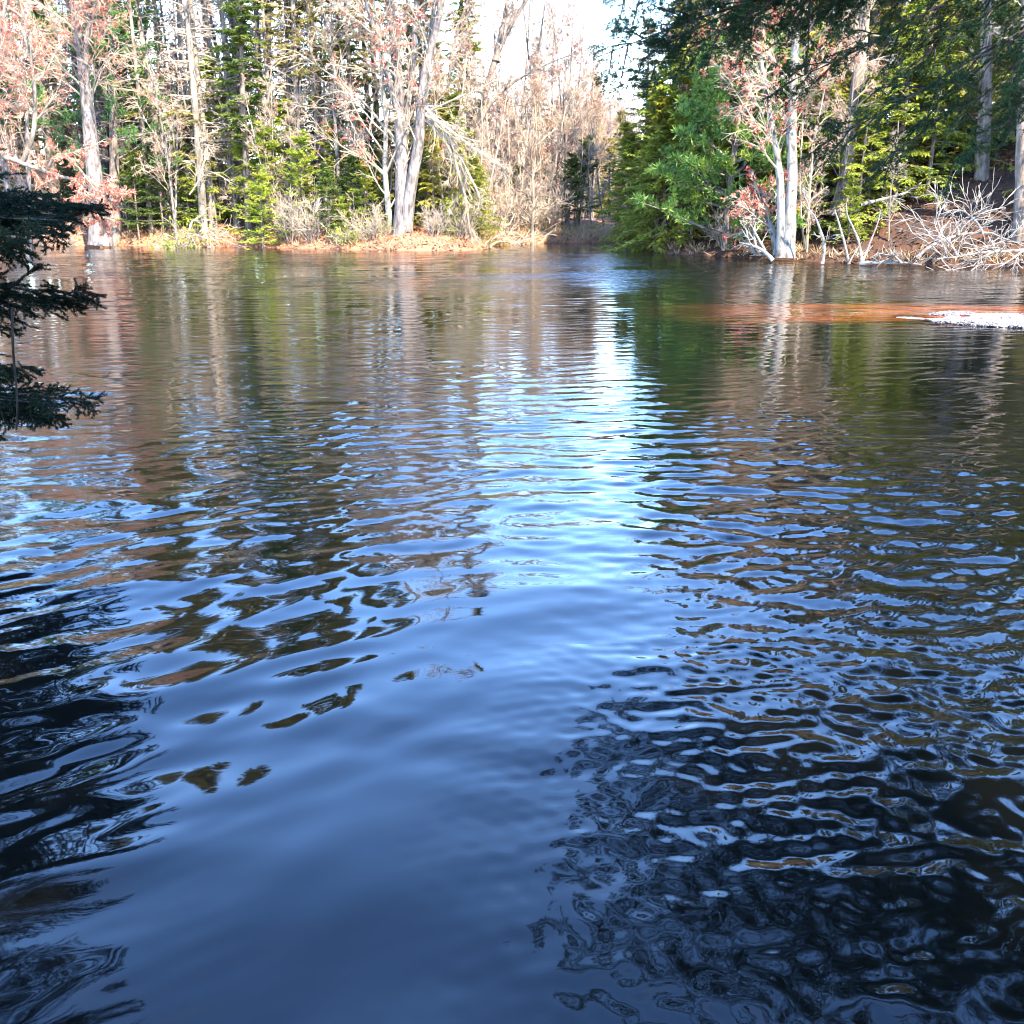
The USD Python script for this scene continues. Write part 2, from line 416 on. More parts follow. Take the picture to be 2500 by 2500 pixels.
shoal_nodes = {
    'g': ('geometry', {}),
    'xyz': ('separate_xyz', {}),
    # shallow tongue: |y - (SY + slope)| small, x right of the shoal's left end
    'n': ('noise_texture', {'scale': 0.55, 'detail': 4.0, 'roughness': 0.6}),
    'map': ('mapping', {'scale': (0.35, 1.6, 1)}),
    'nn': ('math', {'math_type': 'multiply_add', 'value2': 4.4, 'value3': -2.2}),
    'yy': ('math', {'math_type': 'subtract', 'value2': SY + 0.95}),
    'sl': ('math', {'math_type': 'multiply_add', 'value2': 0.10, 'value3': -0.10 * SX}),
    'y2': ('math', {'math_type': 'add'}),
    'y3': ('math', {'math_type': 'add'}),
    'ab': ('math', {'math_type': 'absolute'}),
    'my': ('map_range', {'range_type': 'smoothstep', 'from_min': 2.0, 'from_max': 0.6, 'to_min': 0.0, 'to_max': 1.0, 'clamp': True}),
    'mx': ('map_range', {'range_type': 'smoothstep', 'from_min': SX - 4.2, 'from_max': SX + 1.2, 'to_min': 0.0, 'to_max': 1.0, 'clamp': True}),
    'mask': ('math', {'math_type': 'multiply'}),
    'streak': ('noise_texture', {'scale': 3.0, 'detail': 4.0, 'roughness': 0.6}),
    'smap': ('mapping', {'scale': (0.4, 2.2, 1)}),
    'sr': ('map_range', {'from_min': 0.38, 'from_max': 0.66, 'to_min': 0.08, 'to_max': 1.0, 'clamp': True}),
    'mask2': ('math', {'math_type': 'multiply'}),
    'col': ('mix_color', {'a': (0.0010, 0.0011, 0.0009), 'b': (0.17, 0.041, 0.010)}),
    'rip': ('noise_texture', {'scale': 9.0, 'detail': 3.0, 'roughness': 0.55}),
    'rmap': ('mapping', {'scale': (0.6, 1.0, 1.0)}),
    'pat': ('noise_texture', {'scale': 0.5, 'detail': 3.0, 'roughness': 0.6}),
    'pr': ('map_range', {'from_min': 0.40, 'from_max': 0.62, 'to_min': 0.05, 'to_max': 0.45, 'clamp': True}),
    'b': ('bump', {'distance': 0.010}),
    'rb1': ('map_range', {'range_type': 'smoothstep', 'from_min': 19.0, 'from_max': 27.0, 'to_min': 0.0, 'to_max': 1.0, 'clamp': True}),
    'rb2': ('map_range', {'range_type': 'smoothstep', 'from_min': 40.0, 'from_max': 36.0, 'to_min': 0.0, 'to_max': 1.0, 'clamp': True}),
    'rbm': ('math', {'math_type': 'multiply'}),
    'rmp2': ('mapping', {'scale': (0.12, 0.30, 1)}),
    'rn': ('noise_texture', {'scale': 1.0, 'detail': 4.0, 'roughness': 0.65}),
    'rr': ('map_range', {'from_min': 0.42, 'from_max': 0.56, 'to_min': 0.0, 'to_max': 4.0, 'clamp': True}),
    'rm2': ('math', {'math_type': 'multiply'}),
    'sum': ('math', {'math_type': 'add'}),
    'calm': ('map_range', {'range_type': 'smoothstep', 'from_min': 3.0, 'from_max': 9.0, 'to_min': 0.06, 'to_max': 1.0, 'clamp': True}),
    'pc': ('math', {'math_type': 'multiply'}),
    'p': ('principled_bsdf', {'roughness': 0.03, 'ior': 1.345, 'specular_ior_level': 0.5}),
}
water_mat = usdkit.material(stage, '/World/Looks/river_water', shoal_nodes, [
    ('g.position', 'xyz.vector'), ('g.position', 'map.vector'), ('map.vector', 'n.vector'), ('n.fac', 'nn.value1'), ('xyz.y', 'yy.value1'), ('xyz.x', 'sl.value1'), ('yy.value', 'y2.value1'), ('sl.value', 'y2.value2'),
    ('y2.value', 'y3.value1'), ('nn.value', 'y3.value2'), ('y3.value', 'ab.value1'), ('ab.value', 'my.value'), ('xyz.x', 'mx.value'), ('my.result', 'mask.value1'), ('mx.result', 'mask.value2'), ('g.position', 'smap.vector'), ('smap.vector', 'streak.vector'), ('streak.fac', 'sr.value'), ('mask.value', 'mask2.value1'), ('sr.result', 'mask2.value2'), ('mask2.value', 'col.fac'),
    ('col.result', 'p.base_color'), ('g.position', 'rmap.vector'), ('rmap.vector', 'rip.vector'), ('g.position', 'pat.vector'), ('pat.fac', 'pr.value'), ('xyz.y', 'rb1.value'), ('xyz.y', 'rb2.value'), ('rb1.result', 'rbm.value1'), ('rb2.result', 'rbm.value2'), ('g.position', 'rmp2.vector'), ('rmp2.vector', 'rn.vector'), ('rn.fac', 'rr.value'), ('rr.result', 'rm2.value1'), ('rbm.value', 'rm2.value2'), ('xyz.y', 'calm.value'), ('pr.result', 'pc.value1'), ('calm.result', 'pc.value2'), ('pc.value', 'sum.value1'), ('rm2.value', 'sum.value2'), ('sum.value', 'b.strength'), ('rip.fac', 'b.height'), ('b.normal', 'p.normal')], surface='p.BSDF')
w = usdkit.mesh(stage, '/World/water', wm.arrays(), water_mat, smooth=True)
tag(w.GetPrim(), 'dark tannin-brown river water mirroring trees and blue sky, rippled', kind='structure')

# ------------------------------------------------------------------ prototypes of the trees
PROTO = UsdGeom.Scope.Define(stage, '/World/Prototypes')
PROTO.GetPrim().SetSpecifier(Sdf.SpecifierClass)


def proto(name):
    p = stage.CreateClassPrim(f'/World/Prototypes/{name}')
    p.SetTypeName('Xform')
    return p.GetPath()


def conifer(name, seed, H, r0, L0, z0, mat, spacing=0.36, per=5, droop=-0.05, klen=0.15, kwid=0.045, power=0.85, dead=0.0, twigs=11, fol=10, top_only=0.0, ragged=0.5, bark='conifer'):
    """A spruce, fir or hemlock: whorled limbs with flat sprays."""
    rng = np.random.default_rng(seed)
    root = proto(name)
    k = 9
    T = grow(rng, np.zeros((1, 3)), np.array([[0, 0, 1.0]]), np.array([H]), k, 0.012, (0, 0, 0.02))
    T[0, 0, 2] = -0.4
    MB().add(tubes(T, taper(np.array([r0]), np.array([0.012]), k), 8)).build('trunk', MAT[bark], root, smooth=True)
    zs, D, L, S = [], [], [], []
    z = z0
    while z < H - 0.15:
        f = (H - z) / (H - z0)
        n = max(3, int(per + rng.integers(-1, 2)))
        base = rng.uniform(0, 6.28)
        for j in range(n):
            a = base + j * 6.28 / n + rng.normal(0, 0.25)
            zz = min(z + rng.normal(0, 0.10), H - 0.1)
            ln = L0 * f ** power * rng.uniform(1 - ragged, 1.12) + 0.12
            elev = 0.75 * (1 - f) ** 1.5 + rng.normal(0.05, 0.10)
            S.append(lerp_on(T, np.array([zz / H]))[0][0]); D.append([math.cos(a) * math.cos(elev), math.sin(a) * math.cos(elev), math.sin(elev)]); L.append(ln); zs.append(zz)
        z += spacing * rng.uniform(0.8, 1.25) * (0.55 + 0.45 * f)
    S, D, L, zs = np.array(S), np.array(D), np.array(L), np.array(zs)
    gone = rng.random(len(zs)) < 0.22
    S, D, L, zs = S[~gone], D[~gone], L[~gone], zs[~gone]
    isdead = (zs < z0 + dead * (H - z0)) & (rng.random(len(zs)) < 0.85)
    B = grow(rng, S, D, L, 6, 0.07, (0, 0, droop))
    bm = MB().add(tubes(B, taper(0.010 + 0.010 * L, np.full(len(L), 0.004), 6), 3))
    fm = MB()
    if isdead.any():
        idx, t, pos, d = spawn(rng, B[isdead], 7, 0.2, 0.98, 0.5, 1.1, flat=0.5)
        ln = 0.35 * L[isdead][idx] * (1.1 - t)
        Q = grow(rng, pos, d, ln + 0.1, 4, 0.15, (0, 0, -0.03))
        bm.add(tubes(Q, taper(np.full(len(ln), 0.008), np.full(len(ln), 0.004), 4), 3))
    live = B[~isdead]; Ll = L[~isdead]
    idx, t, pos, d = spawn(rng, live, twigs, 0.12, 0.97, 0.6, 1.05, flat=0.22, even=True)
    ln = np.maximum(0.40 * Ll[idx] * (1.05 - t) * rng.uniform(0.6, 1.2, len(t)), 0.12)
    Q = grow(rng, pos, d, ln, 4, 0.10, (0, 0, droop * 1.4))
    Q = np.concatenate([Q, live[:, [2, 3, 4, 5]]])
    i2, t2, p2, d2 = spawn(rng, Q, fol, 0.05, 1.0, 0.35, 0.95, flat=0.30, even=True)
    up = norm(np.array([0, -0.0, 0.8]) + 1.0 * rng.normal(size=p2.shape))
    fm.add(kites(p2, d2 + np.array([0, 0, droop * 2]), klen * rng.uniform(0.6, 1.25, len(p2)), kwid * rng.uniform(0.7, 1.3, len(p2)), up, 0.2))
    bm.build('branches', MAT['twig_brown' if dead else bark], root)
    fm.build('crown', MAT[mat], root)
    return root


def pine(name, seed, H, r0, L0, z0, mat, per=5, spacing=0.65, tuft=0.24, twigs=9, bark='conifer', power=0.7, shell=1.0):
    """A white pine: long limbs turned up at the ends, carrying brushes of long needles."""
    rng = np.random.default_rng(seed)
    root = proto(name)
    T = grow(rng, np.zeros((1, 3)), np.array([[0, 0, 1.0]]), np.array([H]), 9, 0.015, (0, 0, 0.02))
    T[0, 0, 2] = -0.4
    MB().add(tubes(T, taper(np.array([r0]), np.array([0.02]), 9), 9)).build('trunk', MAT[bark], root, smooth=True)
    S, D, L = [], [], []
    z = z0
    while z < H - 0.1:
        f = (H - z) / (H - z0)
        base = rng.uniform(0, 6.28)
        for j in range(per):
            a = base + j * 6.28 / per + rng.normal(0, 0.3)
            elev = 0.15 + 0.7 * (1 - f) + rng.normal(0, 0.12)
            S.append(lerp_on(T, np.array([z / H]))[0][0]); D.append([math.cos(a) * math.cos(elev), math.sin(a) * math.cos(elev), math.sin(elev)])
            L.append(L0 * (f ** power) * rng.uniform(0.55, 1.15) + 0.25)
        z += spacing * rng.uniform(0.75, 1.25)
    S, D, L = map(np.array, (S, D, L))
    B = grow(rng, S, D, L, 6, 0.08, (0, 0, 0.03))
    idx, t, pos, d = spawn(rng, B, twigs, 0.3, 0.98, 0.5, 1.0, flat=0.5, even=True)
    ln = np.maximum(0.42 * L[idx] * (1.1 - t), 0.15)
    Q = grow(rng, pos, d, ln, 4, 0.12, (0, 0, 0.12))
    MB().add(tubes(B, taper(0.012 + 0.012 * L, np.full(len(L), 0.006), 6), 4)).add(tubes(Q, taper(np.full(len(ln), 0.009), np.full(len(ln), 0.004), 4), 3)).build('branches', MAT[bark], root)
    tp, td = [], []
    for t in (0.45, 0.72, 0.99):
        a, b = lerp_on(Q, np.full(len(Q), t)); tp.append(a); td.append(b)
    tp, td = np.vstack(tp), np.vstack(td)
    n = 11
    i = np.repeat(np.arange(len(tp)), n)
    dd = norm(td[i] * 0.8 + rng.normal(size=(len(i), 3)) * 0.75 + np.array([0, 0, 0.12]))
    MB().add(kites(tp[i], dd, tuft * rng.uniform(0.7, 1.2, len(i)), 0.045, norm(rng.normal(size=(len(i), 3))))).build('crown', MAT[mat], root)
    return root


def bare_mesh(rng, stems, radii, n1=12, n2=8, n3=6, l1=3.0, droop=-0.04, spread=(0.5, 1.0), bud=0, bud_size=0.09, t0=0.25, l2=0.42, up1=0.03, rmin=0.0065, bias=None):
    """Branches and twigs for bare trees; stems (N,k,3). Returns limb, twig and bud meshes."""
    N, k, _ = stems.shape
    idx, t, pos, d = spawn(rng, stems, n1, t0, 0.97, *spread)
    if bias is not None:
        d = norm(d + np.asarray(bias))
    hgt = np.linalg.norm(stems[:, -1] - stems[:, 0], axis=1)[idx]
    L1 = l1 * (1.15 - 0.8 * t) * rng.uniform(0.55, 1.2, len(t)) * np.clip(hgt / 9, 0.5, 1.2)
    r1 = np.maximum(0.45 * (radii[idx, 0] * (1 - t) + radii[idx, -1] * t), 0.012)
    B1 = grow(rng, pos, d, L1, 7, 0.12, (0, 0, up1))
    R1 = taper(np.minimum(r1, 0.007 + 0.010 * L1), np.full(len(r1), 0.006), 7)
    limb = [MB().add(tubes(B1[j], R1[j], 4)) for j in range(len(B1))]
    i2, t2, p2, d2 = spawn(rng, B1, n2, 0.2, 1.0, 0.35, 0.9)
    L2 = np.maximum(l2 * L1[i2] * (1.15 - t2 * 0.7) * rng.uniform(0.6, 1.2, len(t2)), 0.25)
    B2 = grow(rng, p2, d2, L2, 5, 0.14, (0, 0, droop))
    twig = MB().add(tubes(B2, taper(np.full(len(L2), rmin * 1.7), np.full(len(L2), rmin), 5), 3))
    i3, t3, p3, d3 = spawn(rng, B2, n3, 0.15, 1.0, 0.35, 0.9)
    L3 = np.maximum(0.5 * L2[i3] * rng.uniform(0.5, 1.1, len(t3)), 0.15)
    B3 = grow(rng, p3, d3, L3, 3, 0.16, (0, 0, droop * 1.2))
    twig.add(tubes(B3, taper(np.full(len(L3), rmin), np.full(len(L3), rmin * 0.7), 3), 3))
    buds = None
    if bud:
        keep = rng.random(len(B3)) < bud
        q = B3[keep]
        nb = 6
        i = np.repeat(np.arange(len(q)), nb)
        pos, tan = lerp_on(q[i], rng.uniform(0.35, 1.0, len(i)))
        dd = norm(tan * 0.3 + rng.normal(size=pos.shape))
        buds = MB().add(kites(pos + rng.normal(0, 0.02, pos.shape), dd, bud_size * rng.uniform(0.6, 1.4, len(i)), bud_size * 0.55, norm(rng.normal(size=pos.shape))))
    return limb, twig, buds


def bare(name, seed, H, r0, stems=1, spread=0.10, lean=0.0, bark='maple', twigm='twig', budm='bud', **kw):
    rng = np.random.default_rng(seed)
    root = proto(name)
    az = rng.uniform(0, 6.28, stems)
    D = np.stack([np.cos(az) * spread + lean, np.sin(az) * spread, np.ones(stems)], 1)
    S = np.stack([np.cos(az) * r0 * 0.8, np.sin(az) * r0 * 0.8, np.full(stems, -0.4)], 1) * (stems > 1) + np.array([0, 0, -0.4]) * (stems == 1)
    T = grow(rng, S, D, H * rng.uniform(0.85, 1.05, stems), 10, 0.035, (0, 0, 0.015))
    R = taper(np.full(stems, r0) * rng.uniform(0.75, 1.0, stems), np.full(stems, 0.02), 10)
    limb, twig, buds = bare_mesh(rng, T, R, **kw)
    for i in range(stems):
        MB().add(tubes(T[i], R[i], 8)).build('trunk', MAT[bark], root, smooth=True)
    for l_ in limb:
        l_.build('limb', MAT[twigm if r0 < 0.14 else bark], root)
    twig.build('twigs', MAT[twigm], root)
    if buds:
        buds.build('buds', MAT[budm], root)
    return root


def shrub(name, seed, H, n, mat, budm=None, bud=0.0):
    rng = np.random.default_rng(seed)
    root = proto(name)
    az, r = rng.uniform(0, 6.28, n), rng.uniform(0, 0.35, n)
    S = np.stack([np.cos(az) * r, np.sin(az) * r, np.full(n, -0.1)], 1)
    D = np.stack([np.cos(az) * 0.5, np.sin(az) * 0.5, rng.uniform(0.6, 1.3, n)], 1)
    T = grow(rng, S, D, H * rng.uniform(0.5, 1.1, n), 6, 0.14, (0, 0, -0.02))
    st = MB().add(tubes(T, taper(np.full(n, 0.016), np.full(n, 0.006), 6), 4))
    i2, t2, p2, d2 = spawn(rng, T, 9, 0.15, 1.0, 0.4, 1.0)
    L2 = H * 0.35 * rng.uniform(0.4, 1.1, len(t2))
    B = grow(rng, p2, d2, L2, 4, 0.18)
    i3, t3, p3, d3 = spawn(rng, B, 4, 0.2, 1.0, 0.4, 1.0)
    C = grow(rng, p3, d3, L2[i3] * 0.5, 3, 0.2)
    tw = MB().add(tubes(B, taper(np.full(len(L2), 0.009), np.full(len(L2), 0.005), 4), 3)).add(tubes(C, taper(np.full(len(C), 0.006), np.full(len(C), 0.004), 3), 3))
    st.build('stems', MAT[mat], root); tw.build('twigs', MAT[mat], root)
    if bud:
        q = C[rng.random(len(C)) < bud]
        MB().add(kites(q[:, -1], rng.normal(size=(len(q), 3)), 0.10, 0.06, norm(rng.normal(size=(len(q), 3))))).build('leaves', MAT[budm], root)
    return root


P = {}
P['fir_a'] = conifer('fir_a', 1, 13.0, 0.17, 1.7, 1.2, 'fir', dead=0.25)
P['fir_b'] = conifer('fir_b', 2, 14.5, 0.18, 1.5, 2.2, 'fir', dead=0.35, ragged=0.5)
P['fir_narrow'] = conifer('fir_narrow', 3, 13.0, 0.16, 1.25, 3.6, 'fir', per=5, spacing=0.34, ragged=0.45, klen=0.19, kwid=0.06)
P['fir_dark'] = conifer('fir_dark', 4, 12.0, 0.17, 2.0, 0.8, 'fir_dark', ragged=0.4)
P['small_fir'] = conifer('small_fir', 5, 3.2, 0.05, 1.15, 0.25, 'fir_bright', spacing=0.26, klen=0.13, kwid=0.042, per=5, twigs=9, fol=8, droop=0.0)
P['small_fir_green'] = conifer('small_fir_green', 6, 3.6, 0.05, 1.3, 0.2, 'fir', spacing=0.26, klen=0.13, kwid=0.042, twigs=9, fol=8, droop=0.0)
P['hemlock_a'] = conifer('hemlock_a', 7, 13.5, 0.22, 3.1, 1.0, 'hemlock', spacing=0.42, droop=-0.10, klen=0.17, kwid=0.055, twigs=15, fol=11, ragged=0.5)
P['hemlock_b'] = conifer('hemlock_b', 8, 12.0, 0.20, 2.8, 0.6, 'olive', spacing=0.45, droop=-0.11, klen=0.17, kwid=0.052, twigs=13, fol=11, ragged=0.55)
P['hemlock_c'] = conifer('hemlock_c', 9, 7.0, 0.11, 2.2, 0.3, 'hemlock', spacing=0.34, droop=-0.09, klen=0.15, kwid=0.05, twigs=13, fol=10, ragged=0.5)
P['hemlock_y'] = conifer('hemlock_y', 29, 6.0, 0.09, 2.1, 0.3, 'fir_bright', spacing=0.36, droop=-0.08, klen=0.15, kwid=0.05, twigs=12, fol=10, ragged=0.55)
P['rusty_fir'] = conifer('rusty_fir', 10, 12.5, 0.15, 1.9, 2.0, 'olive', dead=0.2, ragged=0.6, twigs=9)
P['pine_tall'] = pine('pine_tall', 12, 16, 0.30, 3.4, 3.0, 'pine', spacing=0.85)
P['pine_bushy'] = pine('pine_bushy', 13, 6.6, 0.11, 2.3, 0.5, 'pine_bright', spacing=0.42, twigs=11, per=6, tuft=0.22)
P['pole_a'] = conifer('pole_a', 14, 14.5, 0.17, 1.8, 2.0, 'olive', dead=0.45, ragged=0.6, bark='pole', spacing=0.42)
P['pole_b'] = conifer('pole_b', 15, 13.5, 0.13, 1.5, 2.4, 'olive', dead=0.5, ragged=0.6, bark='pole', spacing=0.5)
P['maple_a'] = bare('maple_a', 16, 11.5, 0.13, bud=0.10, budm='bud_pink', n1=22)
P['maple_b'] = bare('maple_b', 17, 10.0, 0.10, stems=2, bud=0.16, budm='bud_pink', n1=16)
P['maple_red'] = bare('maple_red', 18, 10.0, 0.15, stems=2, spread=0.22, bud=0.45, bud_size=0.07, n1=15, l1=3.6, droop=-0.08)
P['sapling_a'] = bare('sapling_a', 19, 6.5, 0.05, bark='pole', twigm='twig_brown', bud=0.0, n1=26, n2=8, n3=5, l1=1.7, t0=0.15, rmin=0.0045)
P['sapling_b'] = bare('sapling_b', 20, 7.5, 0.045, stems=3, spread=0.25, bark='twig', bud=0.08, budm='bud_pink', n1=16, n2=8, n3=5, l1=1.9, t0=0.12, rmin=0.0045)
P['brown_maple'] = bare('brown_maple', 21, 10.5, 0.11, stems=2, twigm='twig_brown', budm='bud_pink', bud=0.25, n1=20, n2=9, n3=6)
P['shrub_a'] = shrub('shrub_a', 22, 1.9, 16, 'twig_brown')
P['shrub_b'] = shrub('shrub_b', 23, 1.5, 18, 'twig')
P['evergreen_shrub'] = shrub('evergreen_shrub', 24, 1.2, 16, 'twig_brown', 'fir_bright', 0.9)


def place(key, name, label, cat, x, y, s=1.0, rot=0.0, lean=(0, 0), group=None, sz=None, z=None):
    q = UsdGeom.Xform.Define(stage, f'/World/{numbered(name)}')
    zz = float(ground_z(np.array([x]), np.array([y]))[0]) if z is None else z
    q.AddTranslateOp().Set(Gf.Vec3d(float(x), float(y), zz))
    q.AddRotateXYZOp().Set(Gf.Vec3f(float(lean[1]), float(lean[0]), float(rot)))
    q.AddScaleOp().Set(Gf.Vec3f(s, s, sz or s))
    q.GetPrim().GetReferences().AddInternalReference(P[key])
    q.GetPrim().SetInstanceable(True)
    return tag(q.GetPrim(), label, cat, group)


def fx_to_x(fx, Y, z=0.6):
    return (fx - 0.5) * (Y * CP + (CAM_H - z) * SP)


# zones of the picture, for the labels of lookalike trees
MARK = [(-9, 0.097, 'left of the leaning grey trunk'), (0.097, 0.243, 'between leaning grey trunk and narrow fir'), (0.243, 0.393, 'between narrow fir and multi-stemmed maple'), (0.393, 0.605, 'between multi-stemmed maple and sky gap'),
        (0.605, 0.77, 'between sky gap and white double trunk'), (0.77, 9, 'right of the white double trunk')]
ORD = ['first', 'second', 'third', 'fourth', 'fifth', 'sixth', 'seventh', 'eighth', 'ninth', 'tenth', 'eleventh', 'twelfth', 'thirteenth', 'fourteenth', 'fifteenth', 'sixteenth']
KINDS = {
    'fir_a': ('fir_tree', 'tall green fir', 'tree'), 'fir_b': ('fir_tree', 'tall ragged fir', 'tree'), 'fir_dark': ('fir_tree', 'dense dark fir', 'tree'), 'small_fir': ('young_fir', 'small yellow-green fir', 'tree'),
    'small_fir_green': ('young_fir', 'small green fir', 'tree'), 'hemlock_a': ('hemlock_tree', 'tall spreading hemlock', 'tree'), 'hemlock_b': ('hemlock_tree', 'olive hemlock', 'tree'), 'hemlock_c': ('hemlock_tree', 'low bushy hemlock', 'tree'),
    'hemlock_y': ('hemlock_tree', 'bright yellow-green young hemlock', 'tree'), 'rusty_fir': ('spruce_tree', 'thin olive-brown spruce', 'tree'), 'pine_tall': ('pine_tree', 'tall white pine', 'tree'), 'pole_a': ('spruce_tree', 'straight pole-trunked spruce', 'tree'), 'pole_b': ('spruce_tree', 'slender half-dead spruce', 'tree'),
    'maple_a': ('maple_tree', 'bare grey maple', 'tree'), 'maple_b': ('maple_tree', 'bare twin-stemmed maple', 'tree'), 'maple_red': ('red_maple', 'red-budded maple', 'tree'), 'sapling_a': ('bare_sapling', 'thin bare sapling', 'tree'),
    'sapling_b': ('bare_sapling', 'three-stemmed bare sapling', 'tree'), 'brown_maple': ('maple_tree', 'brown-twigged bare maple', 'tree'), 'shrub_a': ('bare_shrub', 'brown bare shrub', 'shrub'), 'shrub_b': ('bare_shrub', 'pale bare shrub', 'shrub'),
    'evergreen_shrub': ('evergreen_shrub', 'yellow-green leafy shrub', 'shrub')}
ROWS = []


def row(key, fx, Y, s=1.0, lean=(0, 0), sz=None):
    ROWS.append((key, fx, Y, s, lean, sz))


# left bank, from the left edge to the multi-stemmed maple
for a in [('pine_tall', 0.035, 47, 0.95), ('fir_dark', 0.005, 45, 0.9), ('fir_dark', 0.06, 47, 0.8), ('hemlock_a', -0.05, 46, 1.0), ('fir_a', 0.135, 46, 0.95), ('fir_dark', 0.125, 47.5, 0.7), ('pine_tall', 0.145, 50, 0.8), ('maple_red', 0.02, 41.5, 0.95), ('maple_red', -0.06, 42, 0.9),
          ('pine_tall', 0.112, 43.8, 0.82), ('pole_b', 0.118, 45, 1.0), ('pole_b', 0.148, 44, 0.95), ('pole_a', 0.166, 44.5, 1.0), ('pole_a', 0.188, 45.5, 1.05), ('pole_a', 0.199, 43, 1.05), ('pole_a', 0.209, 43.6, 1.1), ('pole_b', 0.222, 46, 1.0), ('pole_b', 0.231, 44, 0.9), ('fir_b', 0.262, 46, 0.95), ('pole_b', 0.272, 45, 0.95),
          ('rusty_fir', 0.288, 45, 1.0), ('fir_b', 0.300, 47, 1.05), ('pole_a', 0.297, 44, 0.95), ('rusty_fir', 0.315, 43.8, 0.95), ('fir_a', 0.335, 47, 1.0), ('rusty_fir', 0.35, 45, 0.95), ('hemlock_b', 0.365, 46, 1.0), ('fir_a', 0.372, 49, 1.1), ('hemlock_y', 0.28, 43.4, 0.8), ('hemlock_y', 0.325, 42.6, 0.7), ('hemlock_y', 0.185, 44.5, 0.8), ('hemlock_y', 0.215, 45, 1.1), ('hemlock_y', 0.15, 45.5, 1.0), ('fir_dark', 0.34, 43.5, 0.42), ('fir_dark', 0.365, 43.2, 0.38), ('fir_dark', 0.31, 44.2, 0.40),
          ('maple_a', 0.335, 42.8, 0.85), ('maple_b', 0.17, 43, 0.8), ('sapling_a', 0.125, 44.6, 0.9), ('sapling_b', 0.215, 44.2, 0.9), ('sapling_a', 0.235, 43.5, 0.95), ('sapling_b', 0.275, 41.8, 0.8), ('sapling_a', 0.29, 42, 0.9), ('sapling_a', 0.25, 43, 1.0), ('sapling_a', 0.355, 42, 0.9),
          ('small_fir', 0.256, 41.0, 0.95), ('small_fir', 0.262, 42.3, 1.25), ('small_fir', 0.298, 41.6, 1.15), ('small_fir', 0.245, 43, 1.2), ('small_fir_green', 0.322, 40.8, 0.75), ('small_fir_green', 0.345, 41.2, 0.85), ('small_fir', 0.358, 41.3, 0.9), ('small_fir', 0.335, 40.5, 0.5), ('small_fir', 0.372, 42, 0.8), ('small_fir', 0.20, 43.5, 0.9), ('small_fir_green', 0.135, 43.6, 0.95), ('small_fir_green', 0.16, 43.6, 0.9),
          ('evergreen_shrub', 0.172, 41.9, 1.3), ('evergreen_shrub', 0.108, 42.1, 0.7), ('evergreen_shrub', 0.333, 40.3, 0.9), ('evergreen_shrub', 0.376, 40.5, 0.7), ('shrub_a', 0.285, 41.3, 1.1), ('shrub_a', 0.305, 41.0, 1.0), ('shrub_a', 0.362, 40.3, 0.8), ('shrub_a', 0.06, 42.6, 0.9), ('shrub_a', 0.02, 42.7, 0.9)]:
    row(*a)
# middle
for a in [('hemlock_b', 0.415, 44, 0.95), ('hemlock_a', 0.432, 43, 0.42), ('hemlock_c', 0.425, 41.2, 0.55), ('hemlock_y', 0.445, 42.6, 0.9), ('hemlock_y', 0.468, 42.2, 0.55), ('hemlock_c', 0.448, 41.4, 0.5), ('hemlock_b', 0.405, 46, 1.05), ('fir_dark', 0.41, 42.4, 0.33), ('small_fir', 0.462, 41.6, 0.8), ('small_fir', 0.44, 40.4, 0.45), ('fir_b', 0.45, 52, 1.0), ('hemlock_a', 0.46, 50, 0.75),
          ('sapling_b', 0.44, 42, 0.95), ('sapling_b', 0.465, 43, 0.95), ('brown_maple', 0.478, 48, 0.8), ('brown_maple', 0.497, 52, 1.1), ('maple_a', 0.513, 50, 1.05), ('maple_a', 0.53, 52, 1.05), ('brown_maple', 0.54, 54, 1.1), ('maple_b', 0.552, 52, 1.05), ('brown_maple', 0.567, 56, 1.0), ('brown_maple', 0.58, 58, 0.85), ('rusty_fir', 0.522, 58, 0.72), ('rusty_fir', 0.578, 62, 0.62), ('brown_maple', 0.54, 60, 0.9),
          ('sapling_b', 0.49, 46, 1.0), ('sapling_b', 0.51, 47, 1.0), ('sapling_a', 0.523, 46.3, 1.0), ('sapling_b', 0.53, 48, 1.0), ('sapling_a', 0.548, 48, 1.05), ('sapling_b', 0.56, 49, 0.95), ('sapling_a', 0.578, 48, 0.9), ('sapling_a', 0.59, 49, 0.9), ('small_fir_green', 0.555, 47.6, 0.9), ('small_fir_green', 0.565, 49, 1.1), ('small_fir', 0.505, 48, 0.8),
          ('shrub_b', 0.482, 45.5, 1.3), ('shrub_a', 0.495, 46, 1.4), ('shrub_a', 0.535, 47.3, 1.2), ('shrub_b', 0.515, 46.8, 1.3), ('shrub_a', 0.45, 40.6, 0.8), ('shrub_a', 0.425, 40.2, 0.7), ('sapling_a', 0.602, 50, 0.85), ('maple_a', 0.587, 66, 0.8)]:
    row(*a)
